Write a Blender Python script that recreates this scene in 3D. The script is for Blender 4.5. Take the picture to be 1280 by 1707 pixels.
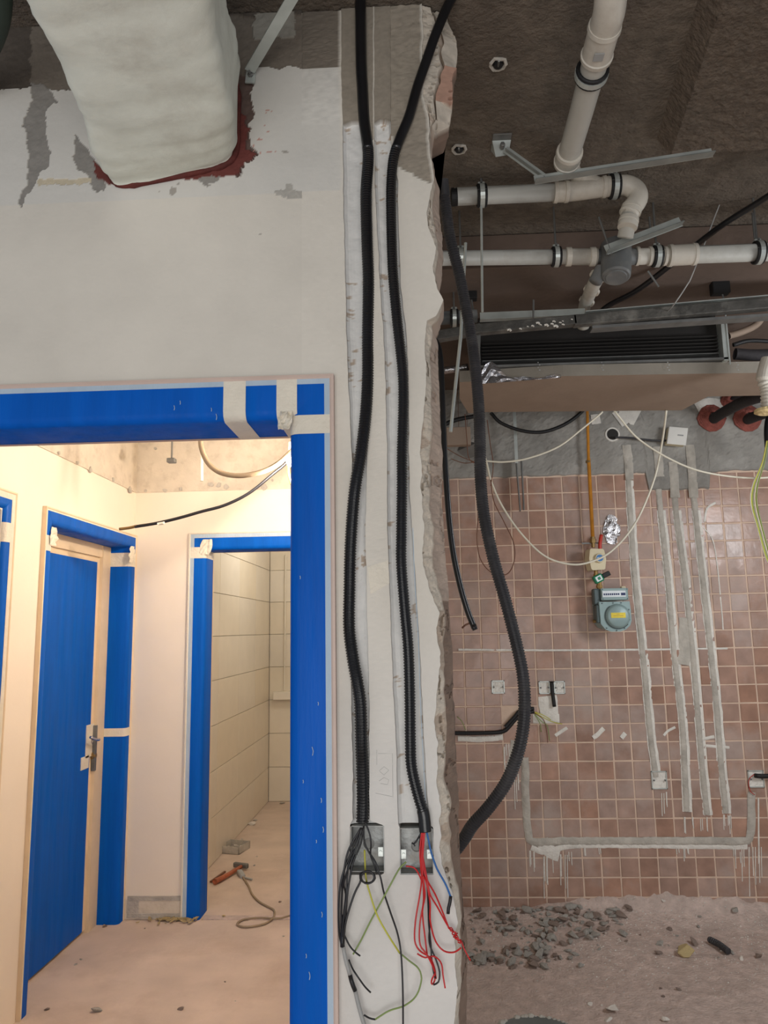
import bpy, math, random
import numpy as np
from mathutils import Matrix, Vector, noise
random.seed(7); rng = np.random.RandomState(7)
for o in list(bpy.data.objects): bpy.data.objects.remove(o)
C = bpy.context.scene.collection
sc = bpy.context.scene

# ---------------------------------------------------------------- camera
FL = 1250.0; EYE = 1.55
def nrm(v): v = np.array(v, float); return v/np.linalg.norm(v)
yc = nrm((62, -195.5, -FL)); zc = nrm((-140, (FL*FL-140*62)/195.5, -FL)); xc = np.cross(yc, zc)
ROT = np.array([xc, yc, zc])
cam = bpy.data.cameras.new('camera'); cam.sensor_fit = 'VERTICAL'; cam.sensor_height = 36; cam.lens = FL*36/1707
cam.clip_start = 0.02
co = bpy.data.objects.new('camera', cam); C.objects.link(co)
M4 = Matrix([list(ROT[i])+[0] for i in range(3)]+[[0,0,0,1]]); M4.translation = Vector((0,0,EYE))
co.matrix_world = M4; sc.camera = co
sc.view_settings.view_transform = 'Standard'; sc.view_settings.look = 'None'
sc.view_settings.gamma = 1; sc.view_settings.use_curve_mapping = False
sc.view_settings.exposure = 0.0
# ---------------------------------------------------------------- light
w = bpy.data.worlds.new('world'); sc.world = w; w.use_nodes = True
w.node_tree.nodes['Background'].inputs[0].default_value = (0.80, 0.86, 0.95, 1)
w.node_tree.nodes['Background'].inputs[1].default_value = 0.45
def area(name, loc, target, sx, sy, power, col):
    l = bpy.data.lights.new(name, 'AREA'); l.shape = 'RECTANGLE'; l.size = sx; l.size_y = sy; l.energy = power; l.color = col
    o = bpy.data.objects.new(name, l); C.objects.link(o); o.location = loc
    o.rotation_euler = (Vector(target)-Vector(loc)).to_track_quat('-Z', 'Y').to_euler(); return o
def point(name, loc, power, col, r=0.05):
    l = bpy.data.lights.new(name, 'POINT'); l.energy = power; l.color = col; l.shadow_soft_size = r
    o = bpy.data.objects.new(name, l); C.objects.link(o); o.location = loc; return o
area('window_light_behind_viewer', (-0.1, -2.3, 1.0), (0.0, 1.7, 1.0), 2.8, 1.8, 72, (1.0, 0.985, 0.96))
area('kitchen_window_light', (2.42, 2.5, 2.15), (1.0, 4.3, 1.2), 0.7, 0.6, 31, (0.94, 0.97, 1.0))
point('hall_lamp_light', (-0.66, 3.5, 2.32), 50, (1.0, 0.84, 0.68), 0.04)
point('hall_near_fill_light', (-1.0, 2.5, 2.7), 17, (1.0, 0.85, 0.70), 0.12)  # unseen fill added above the header to brighten the hall, no lamp hangs here
point('bathroom_lamp_light', (-0.75, 5.9, 2.5), 26, (1.0, 0.95, 0.86), 0.15)

# ---------------------------------------------------------------- measuring helpers
def ray(u, v): return ROT @ np.array([u-640, -(v-853.5), -FL])
def AY(u, v, Y): d = ray(u, v); p = d*(Y/d[1]); return (p[0], p[1], p[2]+EYE)
def AX(u, v, X): d = ray(u, v); p = d*(X/d[0]); return (p[0], p[1], p[2]+EYE)
def AZ(u, v, Z): d = ray(u, v); p = d*((Z-EYE)/d[2]); return (p[0], p[1], p[2]+EYE)
def crop(x0, y0, s, pts): return [(x0+a*s, y0+b*s) for a, b in pts]
def onY(pts, Y): return [AY(u, v, Y) for u, v in pts]
WY = 1.66; TY = 4.33; SLAB = 3.10

# ---------------------------------------------------------------- materials
def lin(c): return tuple(((x/255)/12.92 if x/255 <= .04045 else ((x/255+.055)/1.055)**2.4) for x in c)
def mat(name, col, rough=.6, metal=0., var=.12, vs=8., bump=.15, bs=60., attr=False, rand=0., dust=None, dscale=5., damt=.5, stretch=None, spec=.5, trans=0., coat=0.):
    m = bpy.data.materials.new(name); m.use_nodes = True; nt = m.node_tree; N = nt.nodes; L = nt.links
    b = N['Principled BSDF']; b.inputs['Roughness'].default_value = rough; b.inputs['Metallic'].default_value = metal
    b.inputs['Specular IOR Level'].default_value = spec
    if trans: b.inputs['Transmission Weight'].default_value = trans
    if coat: b.inputs['Coat Weight'].default_value = coat; b.inputs['Coat Roughness'].default_value = .15
    tc = N.new('ShaderNodeTexCoord'); src = tc.outputs['Object']
    if rand:
        g = N.new('ShaderNodeNewGeometry'); src = g.outputs['Position']
    if stretch:
        mp = N.new('ShaderNodeMapping'); mp.inputs['Scale'].default_value = stretch; L.new(src, mp.inputs[0]); src = mp.outputs[0]
    n1 = N.new('ShaderNodeTexNoise'); n1.inputs['Scale'].default_value = vs; n1.inputs['Detail'].default_value = 6; L.new(src, n1.inputs[0])
    mr = N.new('ShaderNodeMapRange'); mr.inputs[1].default_value = .3; mr.inputs[2].default_value = .7
    mr.inputs[3].default_value = 1-var; mr.inputs[4].default_value = 1+var; L.new(n1.outputs[0], mr.inputs[0])
    hs = N.new('ShaderNodeHueSaturation'); L.new(mr.outputs[0], hs.inputs['Value'])
    if attr:
        a = N.new('ShaderNodeAttribute'); a.attribute_name = 'Col'; L.new(a.outputs['Color'], hs.inputs['Color'])
    else: hs.inputs['Color'].default_value = (*lin(col), 1)
    out = hs.outputs[0]
    if rand:
        oi = N.new('ShaderNodeObjectInfo'); r2 = N.new('ShaderNodeMapRange'); L.new(oi.outputs['Random'], r2.inputs[0])
        r2.inputs[3].default_value = 1-rand; r2.inputs[4].default_value = 1+rand
        h2 = N.new('ShaderNodeHueSaturation'); L.new(out, h2.inputs['Color']); L.new(r2.outputs[0], h2.inputs['Value'])
        r3 = N.new('ShaderNodeMapRange'); fr_ = N.new('ShaderNodeMath'); fr_.operation = 'FRACT'; ml = N.new('ShaderNodeMath'); ml.operation = 'MULTIPLY'; ml.inputs[1].default_value = 7.31; L.new(oi.outputs['Random'], ml.inputs[0]); L.new(ml.outputs[0], fr_.inputs[0]); L.new(fr_.outputs[0], r3.inputs[0]); r3.inputs[3].default_value = 1.2; r3.inputs[4].default_value = .82
        L.new(r3.outputs[0], h2.inputs['Saturation']); out = h2.outputs[0]
    if dust:
        n2 = N.new('ShaderNodeTexNoise'); n2.inputs['Scale'].default_value = dscale; n2.inputs['Detail'].default_value = 8; n2.inputs['Roughness'].default_value = .65; L.new(src, n2.inputs[0])
        r = N.new('ShaderNodeMapRange'); r.inputs[1].default_value = .5; r.inputs[2].default_value = .72; r.inputs[4].default_value = damt; L.new(n2.outputs[0], r.inputs[0])
        mx = N.new('ShaderNodeMix'); mx.data_type = 'RGBA'; L.new(r.outputs[0], mx.inputs[0]); L.new(out, mx.inputs[6]); mx.inputs[7].default_value = (*lin(dust), 1); out = mx.outputs[2]
        rr = N.new('ShaderNodeMapRange'); L.new(r.outputs[0], rr.inputs[0]); rr.inputs[2].default_value = max(damt, .01); rr.inputs[3].default_value = rough; rr.inputs[4].default_value = max(rough, .8); L.new(rr.outputs[0], b.inputs['Roughness'])
    L.new(out, b.inputs['Base Color'])
    if bump:
        n3 = N.new('ShaderNodeTexNoise'); n3.inputs['Scale'].default_value = bs; n3.inputs['Detail'].default_value = 5; L.new(src, n3.inputs[0])
        bp = N.new('ShaderNodeBump'); bp.inputs['Strength'].default_value = bump; bp.inputs['Distance'].default_value = .01
        L.new(n3.outputs[0], bp.inputs['Height']); L.new(bp.outputs[0], b.inputs['Normal'])
    return m
M = dict(
 wall=mat('plaster_wall', (0,0,0), .85, var=.06, vs=5, bump=.12, bs=70, attr=True),
 cream=mat('cream_paint', (226,214,196), .8, var=.03, vs=3, bump=.05, bs=60),
 hallw=mat('hall_paint', (240,228,212), .75, var=.03, vs=3, bump=.04, bs=60),
 rawp=mat('unpainted_plaster', (214,204,188), .9, var=.06, vs=12, bump=.2, bs=60, dust=(150,135,115), dscale=14, damt=.35),
 slab=mat('ceiling_concrete', (104,94,83), .95, var=.25, vs=24, bump=1.0, bs=75, dust=(92,80,71), dscale=3, damt=.6),
 rough=mat('rough_concrete', (102,90,78), .95, var=.25, vs=50, bump=1.0, bs=90),
 beam=mat('beam_concrete', (104,88,78), .95, var=.12, vs=5, bump=.3, bs=40),
 grout=mat('grout', (212,186,166), .9, var=.12, vs=9, bump=.2, bs=90),
 tile=mat('terracotta_tile', (164,133,118), .28, var=.18, vs=13, bump=.10, bs=35, rand=.13, dust=(178,164,156), dscale=2.4, damt=.75),
 cem=mat('grey_cement', (186,180,170), .92, var=.16, vs=16, bump=.6, bs=60, dust=(146,140,132), dscale=9, damt=.5),
 cemw=mat('pale_plaster', (224,220,212), .9, var=.1, vs=18, bump=.5, bs=80),
 cwet=mat('band_cement', (150,147,141), .93, var=.2, vs=7, bump=.5, bs=40, dust=(196,192,186), dscale=5, damt=.4),
 floor=mat('dusty_concrete_floor', (206,186,170), .93, var=.10, vs=4, bump=.3, bs=35, dust=(176,152,134), dscale=2.2, damt=.6),
 dust=mat('dust_and_grit', (202,182,172), .97, var=.16, vs=22, bump=.8, bs=80, dust=(172,156,146), dscale=6, damt=.6),
 stone=mat('rubble_grey', (206,201,192), .95, var=.25, vs=14, bump=.8, bs=50),
 stone2=mat('rubble_brown', (176,156,144), .95, var=.25, vs=14, bump=.8, bs=50),
 stonew=mat('rubble_white', (222,214,204), .9, var=.1, vs=14, bump=.4, bs=50),
 blue=mat('blue_film', (0,88,186), .45, var=.10, vs=5, bump=.10, bs=26, stretch=(5,5,.5), dust=(4,100,196), dscale=3.5, damt=.35, spec=.12),
 tape=mat('masking_tape', (222,214,198), .6, var=.05, vs=20, bump=.3, bs=90),
 tapeb=mat('tape_over_film', (172,190,206), .6, var=.06, vs=16, bump=.35, bs=70, stretch=(1,1,.3)),
 pink=mat('pinkish_wood', (202,180,168), .6, var=.06, vs=10, bump=.05),
 jambw=mat('cream_wood', (226,204,172), .6, var=.05, vs=10, bump=.05),
 bk=mat('black_plastic', (22,22,25), .28, var=.15, vs=12, bump=.04),
 bkd=mat('dusty_black_plastic', (50,49,52), .48, var=.2, vs=18, bump=.05, dust=(110,106,104), dscale=14, damt=.28),
 rub=mat('black_rubber', (20,20,22), .6, var=.15, bump=.05),
 pvc=mat('grey_pvc', (190,188,180), .42, var=.07, vs=9, bump=.04, dust=(156,148,136), dscale=7, damt=.6),
 pvcw=mat('white_pvc_fitting', (206,200,188), .42, var=.07, vs=9, bump=.04, dust=(168,156,142), dscale=12, damt=.5),
 pvcd=mat('dark_pvc', (104,106,106), .5, var=.1, vs=9, bump=.1, dust=(142,138,130), dscale=16, damt=.5),
 galv=mat('galvanised_steel', (196,202,198), .36, .45, var=.12, vs=16, bump=.06, bs=40),
 galvd=mat('dull_steel', (118,118,116), .5, .5, var=.2, vs=14, bump=.1, bs=50),
 dark=mat('dark_housing', (34,31,29), .7, var=.2, vs=8, bump=.1),
 railm=mat('rusty_rail', (78,76,72), .6, .2, var=.3, vs=16, bump=.3, bs=60, dust=(150,146,138), dscale=12, damt=.6),
 foil=mat('aluminium_foil', (176,174,176), .25, .85, var=.05, bump=.8, bs=36),
 paper=mat('brown_paper_face', (150,131,115), .75, var=.06, vs=6, bump=.08, dust=(128,110,96), dscale=5, damt=.3),
 foilbox=mat('foil_faced_board', (136,129,118), .5, .1, var=.1, vs=10, bump=.1),
 duct=mat('glass_cloth', (218,220,208), .8, var=.06, vs=9, bump=.3, bs=22, dust=(150,140,124), dscale=4.5, damt=.45),
 redseal=mat('red_sealant', (92,38,32), .8, var=.3, vs=20, bump=.5, bs=60),
 white=mat('white_plastic', (232,230,224), .45, var=.04, bump=.03),
 wcab=mat('white_cable', (222,216,198), .5, var=.05, bump=.02),
 ygas=mat('yellow_pipe', (196,132,44), .5, var=.15, vs=20, bump=.05),
 cremp=mat('cream_plastic', (216,204,172), .45, var=.05, bump=.03),
 meter=mat('grey_green_enamel', (142,164,164), .42, .1, var=.08, bump=.08, bs=50),
 meterd=mat('dark_enamel', (84,98,100), .5, .1, var=.1, bump=.06),
 green=mat('green_label', (28,130,92), .5, bump=0), yel=mat('yellow_label', (232,208,62), .5, bump=0), bluel=mat('blue_label', (62,120,178), .4, bump=0),
 whitel=mat('white_label', (225,232,236), .4, bump=0), ink=mat('ink', (40,52,96), .6, bump=0), redp=mat('red_plastic', (190,54,40), .45, bump=.05),
 brass=mat('brass', (150,122,76), .4, .7, var=.2, bump=.05),
 wred=mat('red_wire', (196,26,30), .4, bump=0), wblk=mat('black_wire', (26,26,30), .4, bump=0), wblue=mat('blue_wire', (22,92,160), .4, bump=0),
 wyel=mat('yellow_wire', (190,186,62), .45, bump=0), wgrn=mat('green_yellow_wire', (130,150,86), .45, bump=0), wgry=mat('grey_sleeve', (160,160,158), .5, var=.1, bump=.1), wbrn=mat('brown_wire', (112,72,52), .5, bump=0),
 boxm=mat('dirty_box_steel', (160,162,160), .5, .35, var=.2, vs=30, bump=.3, bs=60, dust=(196,190,180), dscale=22, damt=.85), anglem=mat('angle_steel', (140,144,140), .42, .4, var=.15, vs=20, bump=.1), pencil=mat('pale_blue_pencil', (176,198,216), .8, bump=0), redwrap=mat('red_foam_wrap', (150,84,74), .85, var=.3, vs=26, bump=.8, bs=60),
 insul=mat('black_insulation', (44,40,42), .8, var=.2, bump=.3), foam=mat('yellow_foam', (228,204,150), .9, var=.15, vs=30, bump=.8, bs=60),
 bucket=mat('dark_bucket', (104,110,108), .55, var=.2, bump=.1, dust=(120,116,110), dscale=12, damt=.5),
 wood=mat('red_brown_wood', (176,98,66), .55, var=.15, stretch=(1,8,8), bump=.1), btile=mat('cream_wall_tile', (222,212,194), .3, var=.03, bump=.02, rand=.02),
 btg=mat('tile_joint', (150,142,130), .9, bump=.1), chrome=mat('chrome', (200,200,204), .2, .9, bump=0), green2=mat('dark_green_pipe', (30,44,34), .6, bump=.1),
 gcab=mat('grey_beige_cable', (150,132,108), .55, var=.1, bump=.05))
M['lamp'] = mat('lamp_glass', (255,235,200), .4, bump=0)
_b = M['lamp'].node_tree.nodes['Principled BSDF']; _b.inputs['Emission Color'].default_value = (1,.82,.6,1); _b.inputs['Emission Strength'].default_value = 12

# ---------------------------------------------------------------- mesh builder
def spline(pts, step):
    P = [np.array(p, float) for p in pts]
    P = [2*P[0]-P[1]]+P+[2*P[-1]-P[-2]]
    out = []
    for i in range(1, len(P)-2):
        a, b, c, d = P[i-1:i+3]
        k = max(2, int(np.linalg.norm(c-b)*1.05/min(step*4, .01))+1)
        for t in np.arange(k)/k:
            out.append(.5*((2*b)+(c-a)*t+(2*a-5*b+4*c-d)*t*t+(-a+3*b-3*c+d)*t**3))
    out.append(P[-2]); out = np.array(out)
    s = np.r_[0, np.cumsum(np.linalg.norm(np.diff(out, axis=0), axis=1))]
    n = max(2, int(round(s[-1]/step))); q = np.linspace(0, s[-1], n+1)
    return np.stack([np.interp(q, s, out[:, k]) for k in range(3)], 1)
class MB:
    def __init__(s): s.v = []; s.f = []; s.c = []
    def add(s, v, f):
        o = len(s.v); s.v += [tuple(map(float, p)) for p in v]; s.f += [tuple(i+o for i in q) for q in f]; return s
    def box(s, a, b, bev=0., F=None):
        x0,y0,z0 = [min(a[i], b[i]) for i in range(3)]; x1,y1,z1 = [max(a[i], b[i]) for i in range(3)]
        if bev <= 0:
            v = [(x,y,z) for x in (x0,x1) for y in (y0,y1) for z in (z0,z1)]
            f = [(0,1,3,2),(4,6,7,5),(0,4,5,1),(2,3,7,6),(0,2,6,4),(1,5,7,3)]
        else:
            v = []
            lo = (x0,y0,z0); hi = (x1,y1,z1)
            for k in range(3):
                for sx in (0,1):
                    for sy in (0,1):
                        for sz in (0,1):
                            p = []
                            for i, sg in enumerate((sx,sy,sz)):
                                q = hi[i] if sg else lo[i]
                                if i != k: q += -bev if sg else bev
                                p.append(q)
                            v.append(tuple(p))
            idx = lambda k,sx,sy,sz: k*8+sx*4+sy*2+sz
            f = []
            for k in range(3):
                a1, a2 = [i for i in range(3) if i != k]
                for sg in (0,1):
                    q = []
                    for t1,t2 in ((0,0),(0,1),(1,1),(1,0)):
                        g = [0,0,0]; g[k] = sg; g[a1] = t1; g[a2] = t2; q.append(idx(k,*g))
                    f.append(tuple(q))
            for e in range(3):
                a1, a2 = [i for i in range(3) if i != e]
                for t1 in (0,1):
                    for t2 in (0,1):
                        g0 = [0,0,0]; g0[a1] = t1; g0[a2] = t2; g1 = list(g0); g1[e] = 1
                        f.append((idx(a1,*g0), idx(a1,*g1), idx(a2,*g1), idx(a2,*g0)))
            for sx in (0,1):
                for sy in (0,1):
                    for sz in (0,1): f.append((idx(0,sx,sy,sz), idx(1,sx,sy,sz), idx(2,sx,sy,sz)))
        if F: v = [F(*p) for p in v]
        return s.add(v, f)
    def tube(s, pts, r, n=10, caps=True, squash=None):
        P = np.array(pts, float); m = len(P)
        R = np.full(m, r) if np.isscalar(r) else np.array(r)
        T = np.gradient(P, axis=0); T /= np.linalg.norm(T, axis=1)[:, None]+1e-12
        u = np.cross(T[0], (0,0,1)); 
        if np.linalg.norm(u) < .1: u = np.cross(T[0], (0,1,0))
        u /= np.linalg.norm(u); a = np.arange(n)*2*math.pi/n; ca = np.cos(a)[:, None]; sa = np.sin(a)[:, None]; v = []
        for i in range(m):
            u = u-T[i]*np.dot(u, T[i]); u /= np.linalg.norm(u); w2 = np.cross(T[i], u)
            v += list(P[i]+R[i]*(ca*u+sa*w2))
        f = [(i*n+j, i*n+(j+1)%n, (i+1)*n+(j+1)%n, (i+1)*n+j) for i in range(m-1) for j in range(n)]
        if caps: f += [tuple(range(n)), tuple((m-1)*n+j for j in range(n))]
        return s.add(v, f)
    def rod(s, a, b, r, n=10): return s.tube([a, b], r, n)
    def lathe(s, a, d, prof, n=20):
        d = nrm(d); return s.tube([np.array(a)+d*(t+1e-5*i) for i, (t, r) in enumerate(prof)], [r for t, r in prof], n)
    def bar(s, a, b, wdt, th, up=(0,0,1), bev=0):
        a = np.array(a, float); b = np.array(b, float); d = b-a; L = np.linalg.norm(d); d /= L
        sd = np.cross(d, up); sd /= np.linalg.norm(sd); upv = np.cross(sd, d)
        return s.box((0,-wdt/2,-th/2), (L,wdt/2,th/2), bev, F=lambda x,y,z: a+d*x+sd*y+upv*z)
    def prism(s, poly, F0, F1):
        n = len(poly); v = [F0(*p) for p in poly]+[F1(*p) for p in poly]
        return s.add(v, [tuple(range(n)), tuple(range(2*n-1, n-1, -1))]+[(i, (i+1)%n, (i+1)%n+n, i+n) for i in range(n)])
    def build(s, name, m, parent=None, smooth=False, cols=None):
        me = bpy.data.meshes.new(name); off = np.array(parent.location) if parent is not None and parent.type == 'EMPTY' else np.zeros(3)
        if parent is not None and parent.parent is not None and parent.parent.type == 'EMPTY': off = np.array(parent.parent.location)+(off if parent.type == 'EMPTY' else 0)
        v = np.array(s.v)-off; me.from_pydata(v.tolist(), [], s.f)
        me.materials.append(M[m] if isinstance(m, str) else m)
        if smooth: me.shade_smooth() if hasattr(me, 'shade_smooth') else [setattr(p, 'use_smooth', True) for p in me.polygons]
        if cols is not None:
            a = me.color_attributes.new('Col', 'FLOAT_COLOR', 'POINT'); a.data.foreach_set('color', np.c_[cols, np.ones(len(cols))].astype(np.float32).ravel())
        me.update(); o = bpy.data.objects.new(name, me); C.objects.link(o)
        if parent is not None: o.parent = parent
        return o
def tag(o, label=None, cat=None, group=None, kind=None):
    if label: o['label'] = label
    if cat: o['category'] = cat
    if group: o['group'] = group
    if kind: o['kind'] = kind
    return o
def thing(name, label, cat, loc=(0,0,0), group=None, kind=None):
    o = bpy.data.objects.new(name, None); C.objects.link(o); o.location = loc; o.empty_display_size = .05
    return tag(o, label, cat, group, kind)
def struct(name, bm, m, label=None, **k):
    return tag(bm.build(name, m, **k), label, kind='structure')
def smooth_by_angle(o, deg=40):
    me = o.data; me.polygons.foreach_set('use_smooth', [True]*len(me.polygons))
    try: me.set_sharp_from_angle(angle=math.radians(deg))
    except Exception: pass
    return o
def fbm(x, z, s, o=0.): return noise.fractal(Vector((x*s+o, z*s-o, o)), 1.0, 2.0, 4)
def fb(X, Z, s, o=0.):   # cheap vectorised value noise
    out = np.zeros_like(X); amp = 1.; tot = 0
    for k in range(3):
        x = X*s+o+17*k; z = Z*s-o+9*k; xi = np.floor(x).astype(int); zi = np.floor(z).astype(int); fx = x-xi; fz = z-zi
        fx = fx*fx*(3-2*fx); fz = fz*fz*(3-2*fz)
        h = lambda a, b: (np.sin(a*127.1+b*311.7+k*7.3)*43758.5453) % 1.0
        v = (h(xi,zi)*(1-fx)+h(xi+1,zi)*fx)*(1-fz)+(h(xi,zi+1)*(1-fx)+h(xi+1,zi+1)*fx)*fz
        out += amp*(v*2-1); tot += amp; amp *= .5; s *= 2.1
    return out/tot
def inpoly(X, Z, poly):
    r = np.zeros(X.shape, bool); n = len(poly); j = n-1
    for i in range(n):
        xi, zi = poly[i]; xj, zj = poly[j]
        c = ((zi > Z) != (zj > Z)) & (X < (xj-xi)*(Z-zi)/((zj-zi)+1e-12)+xi); r ^= c; j = i
    return r
def xz(pts, Y=WY): return [(p[0], p[2]) for p in onY(pts, Y)]

# ================================================================ STRUCTURE
# --- front wall: broken right-hand strip with two chases, as a relief surface
def anchor(pts):
    a = np.array(xz(pts)); i = np.argsort(a[:, 1]); return lambda z: np.interp(z, a[i, 1], a[i, 0])
L1 = anchor([(568,-60),(568,111),(571,206),(572,335),(579,612),(586,754),(587,900),(586,1000),(585,1187),(588,1300),(588,1366),(583,1375),(583,1456),(590,1470),(590,1900)])
R1 = anchor([(612,-60),(612,206),(620,300),(622,600),(612,754),(609,880),(613,1058),(615,1135),(616,1220),(616,1368),(640,1376),(640,1456),(620,1468),(618,1900)])
L2 = anchor([(623,-60),(623,230),(625,309),(629,400),(634,480),(639,560),(643,650),(645,755),(645,880),(648,960),(653,1100),(659,1220),(664,1374),(667,1380),(667,1460),(662,1475),(660,1900)])
R2 = anchor([(650,-60),(652,230),(663,300),(665,400),(668,480),(676,540),(680,600),(682,700),(681,755),(683,820),(688,900),(695,1000),(701,1100),(706,1220),(712,1330),(716,1374),(722,1380),(722,1460),(712,1480),(712,1900)])
XF = anchor([(700,-60),(706,60),(704,110),(707,160),(714,200),(716,250),(722,300),(711,346),(715,379),(724,400),(727,413),(723,444),(728,483),(738,500),(726,527),(712,534),(708,560),(709,638),(704,702),(701,741),(702,813),(705,851),(706,944),(715,985),(731,1021),(728,1047),(731,1078),(735,1109),(731,1122),(726,1181),(723,1205),(731,1238),(727,1300),(733,1340),(735,1440),(752,1490),(761,1530),(757,1600),(763,1650),(757,1707),(757,1900)])
XO = anchor([(745,-60),(748,10),(759,28),(764,52),(762,98),(755,108),(755,155),(749,186),(722,201),(718,232),(731,268),(735,276),(732,310),(739,356),(740,382),(737,439),(733,457),(735,496),(736,519),(727,534),(731,548),(733,607),(738,715),(740,767),(738,818),(746,929),(751,1014),(756,1080),(760,1187),(762,1238),(768,1368),(774,1505),(781,1600),(783,1707),(784,1900)])
NZ = 900
zs = np.r_[np.linspace(0, .62, 30), np.linspace(.625, SLAB-.004, NZ)]
NZ = len(zs); X0 = -.262
jit = lambda s, a, o: fb(zs*0+o, zs, s, o)*a
l1, r1, l2, r2 = [g(zs)+jit(28, .0016, k) for k, g in enumerate((L1, R1, L2, R2))]
xf = XF(zs)+jit(40, .004, 9); xo = XO(zs)+jit(30, .003, 12); xm = xf+(xo-xf)*(.45+.25*jit(12, 1, 5))
xo = np.maximum(xo, xf+.004); xm = np.clip(xm, xf+.002, xo-.002)
def yrow(x, y): return AY(x, y, WY)[2]
ztopg1 = yrow(590,206); ztopg2 = yrow(640,206); zb0 = yrow(640,1376); zb1 = yrow(640,1456)
X1 = np.full(NZ, X0)
cream = np.array(lin((216,210,199))); cream2 = np.array(lin((214,211,206))); white = np.array(lin((216,215,212))); conc = np.array(lin((142,133,120))); concp = np.array(lin((118,109,98))); concd = np.array(lin((112,104,94)))
brickc = np.array(lin((178,160,146))); mortar = np.array(lin((196,186,172))); brown = np.array(lin((132,112,98))); dirty = np.array(lin((178,162,146)))
cols_x = []; cols_d = []; cols_tag = []
def seg(a, b, n, tagname, incl=False):
    for k in range(n+(1 if incl else 0)): cols_x.append(a+(b-a)*(k/n)); cols_tag.append((tagname, k/n))
seg(X1, l1, 10, 'P0'); seg(l1, l1+.0012, 1, 'E1'); seg(l1+.0012, r1-.0012, 9, 'G1'); seg(r1-.0012, r1, 1, 'E1b'); seg(r1, l2, 5, 'P1')
seg(l2, l2+.0012, 1, 'E2'); seg(l2+.0012, r2-.0012, 9, 'G2'); seg(r2-.0012, r2, 1, 'E2b'); seg(r2, xf, 10, 'P2'); seg(xf, xf+.0008, 1, 'EF'); seg(xf+.0008, xm, 6, 'B1'); seg(xm, xm+.001, 1, 'EM'); seg(xm+.001, xo, 7, 'B2', True)
GX = np.array(cols_x); NC = GX.shape[0]; GZ = np.tile(zs, (NC, 1)); D = np.zeros_like(GX); K = np.zeros(GX.shape+(3,))
n_c = fb(GX, GZ, 60, 3); n_f = fb(GX, GZ, 150, 7); n_b = fb(GX, GZ, 14, 1)
conc_line = np.interp(GX, [p[0] for p in xz([(568,206),(572,212),(600,205),(622,235),(640,206),(660,240),(664,279),(721,307),(760,300)])], [p[1] for p in xz([(568,206),(572,212),(600,205),(622,235),(640,206),(660,240),(664,279),(721,307),(760,300)])])
isconc = GZ > conc_line+n_c*.006
zpanel = yrow(560,112)
for i, (tg, t) in enumerate(cols_tag):
    z = zs; D_i = np.zeros(NZ); col = np.tile(cream, (NZ, 1)); low = np.clip((yrow(640,1000)-z)/.4, 0, 1)[:, None]
    col = col*(1-low)+cream2*low
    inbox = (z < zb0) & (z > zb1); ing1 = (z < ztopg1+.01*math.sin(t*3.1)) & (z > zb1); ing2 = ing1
    if tg == 'P0': col = np.where((z > yrow(560,318))[:, None], np.array(lin((208,205,198))), col); col = np.where((z > zpanel)[:, None], concp, col)
    if tg == 'P1': col = np.where(isconc[i][:, None], conc, col); D_i = .0006*n_f[i]+np.where(isconc[i], .001+.001*n_c[i], 0)
    if tg in ('G1','G2','E1b','E2b') and not (tg in ('E1b','E2b') and t > .5):
        dg = .017+.004*n_b[i]+.002*n_c[i]
        if tg in('G1','G2'): dg = dg*(1-.45*abs(2*t-1)**6)
        D_i = np.where(ing1, dg, .001+.001*n_c[i]); D_i = np.where(inbox, .048, D_i); below = z < zb1; D_i = np.where(below, 0., D_i)
        g = white*(1+.05*n_c[i][:, None]); edge = abs(t-.5)*2
        brs = (.5*n_b[i]+.6*n_c[i]+.5*n_f[i] > .38+.2*(1-edge))
        g = np.where(brs[:, None], dirty, g)
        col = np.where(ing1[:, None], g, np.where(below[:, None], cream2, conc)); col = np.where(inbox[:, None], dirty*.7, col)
        if tg in ('E1b','E2b'): D_i = np.where(isconc[i] | ~ing1, .0, D_i)
    if tg == 'P2': col = np.where(isconc[i][:, None], conc*1.1, col); D_i = np.where(isconc[i], .003*n_c[i]+.002, 0)
    if tg in ('E1','E2','P0'): D_i = np.where((z > zpanel), .006 if tg != 'E2' else 0, D_i)
    if tg == 'P0': D_i = np.where(z > zpanel, .006+.002*n_f[i], .0002*n_c[i])
    if tg == 'B1':
        D_i = .010+.020*t+.008*n_c[i]+.004*n_f[i]; col = np.tile(mortar, (NZ, 1))*(1+.12*n_c[i][:, None])
        up = np.clip((z-yrow(730,300))/.05, 0, 1); D_i = D_i*(1-.5*up)
        col = np.where((n_b[i] > .2)[:, None], dirty, col)
    if tg == 'EM': D_i = .034+.008*n_c[i]; col = np.tile(dirty, (NZ, 1))
    if tg == 'B2':
        D_i = .050+.05*t+.010*n_c[i]+.004*n_f[i]
        col = np.tile(dirty, (NZ, 1)); lo = z < yrow(750,1000); col = np.where(lo[:, None], brown*(1+.2*n_c[i][:, None]), brickc*(1+.12*n_c[i][:, None]))
        up = (z > yrow(750,200)); D_i = np.where(up, .02+.03*t+.014*n_b[i], D_i)
        br = up & (z < yrow(750,98)) & (z > yrow(750,158)); col = np.where(up[:, None], mortar*(1+.2*n_c[i][:, None]), col); col = np.where(br[:, None], np.array(lin((176,140,122))), col); D_i = np.where(br, .02+.01*t, D_i)
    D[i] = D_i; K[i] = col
crk = (np.abs(fb(GX*1.3, GZ*.35, 26, 5)) < .035) & np.array([tg in ('B1','B2','EM') for tg, _ in cols_tag])[:, None]; D += np.where(crk, .009, 0); K *= np.where(crk, .78, 1.)[..., None]
K *= (1+.03*n_f+np.where(isconc, .12*n_f+.10*n_b, 0))[..., None]
bm = MB(); V = np.stack([GX, WY+D, GZ], -1).reshape(-1, 3)
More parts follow.
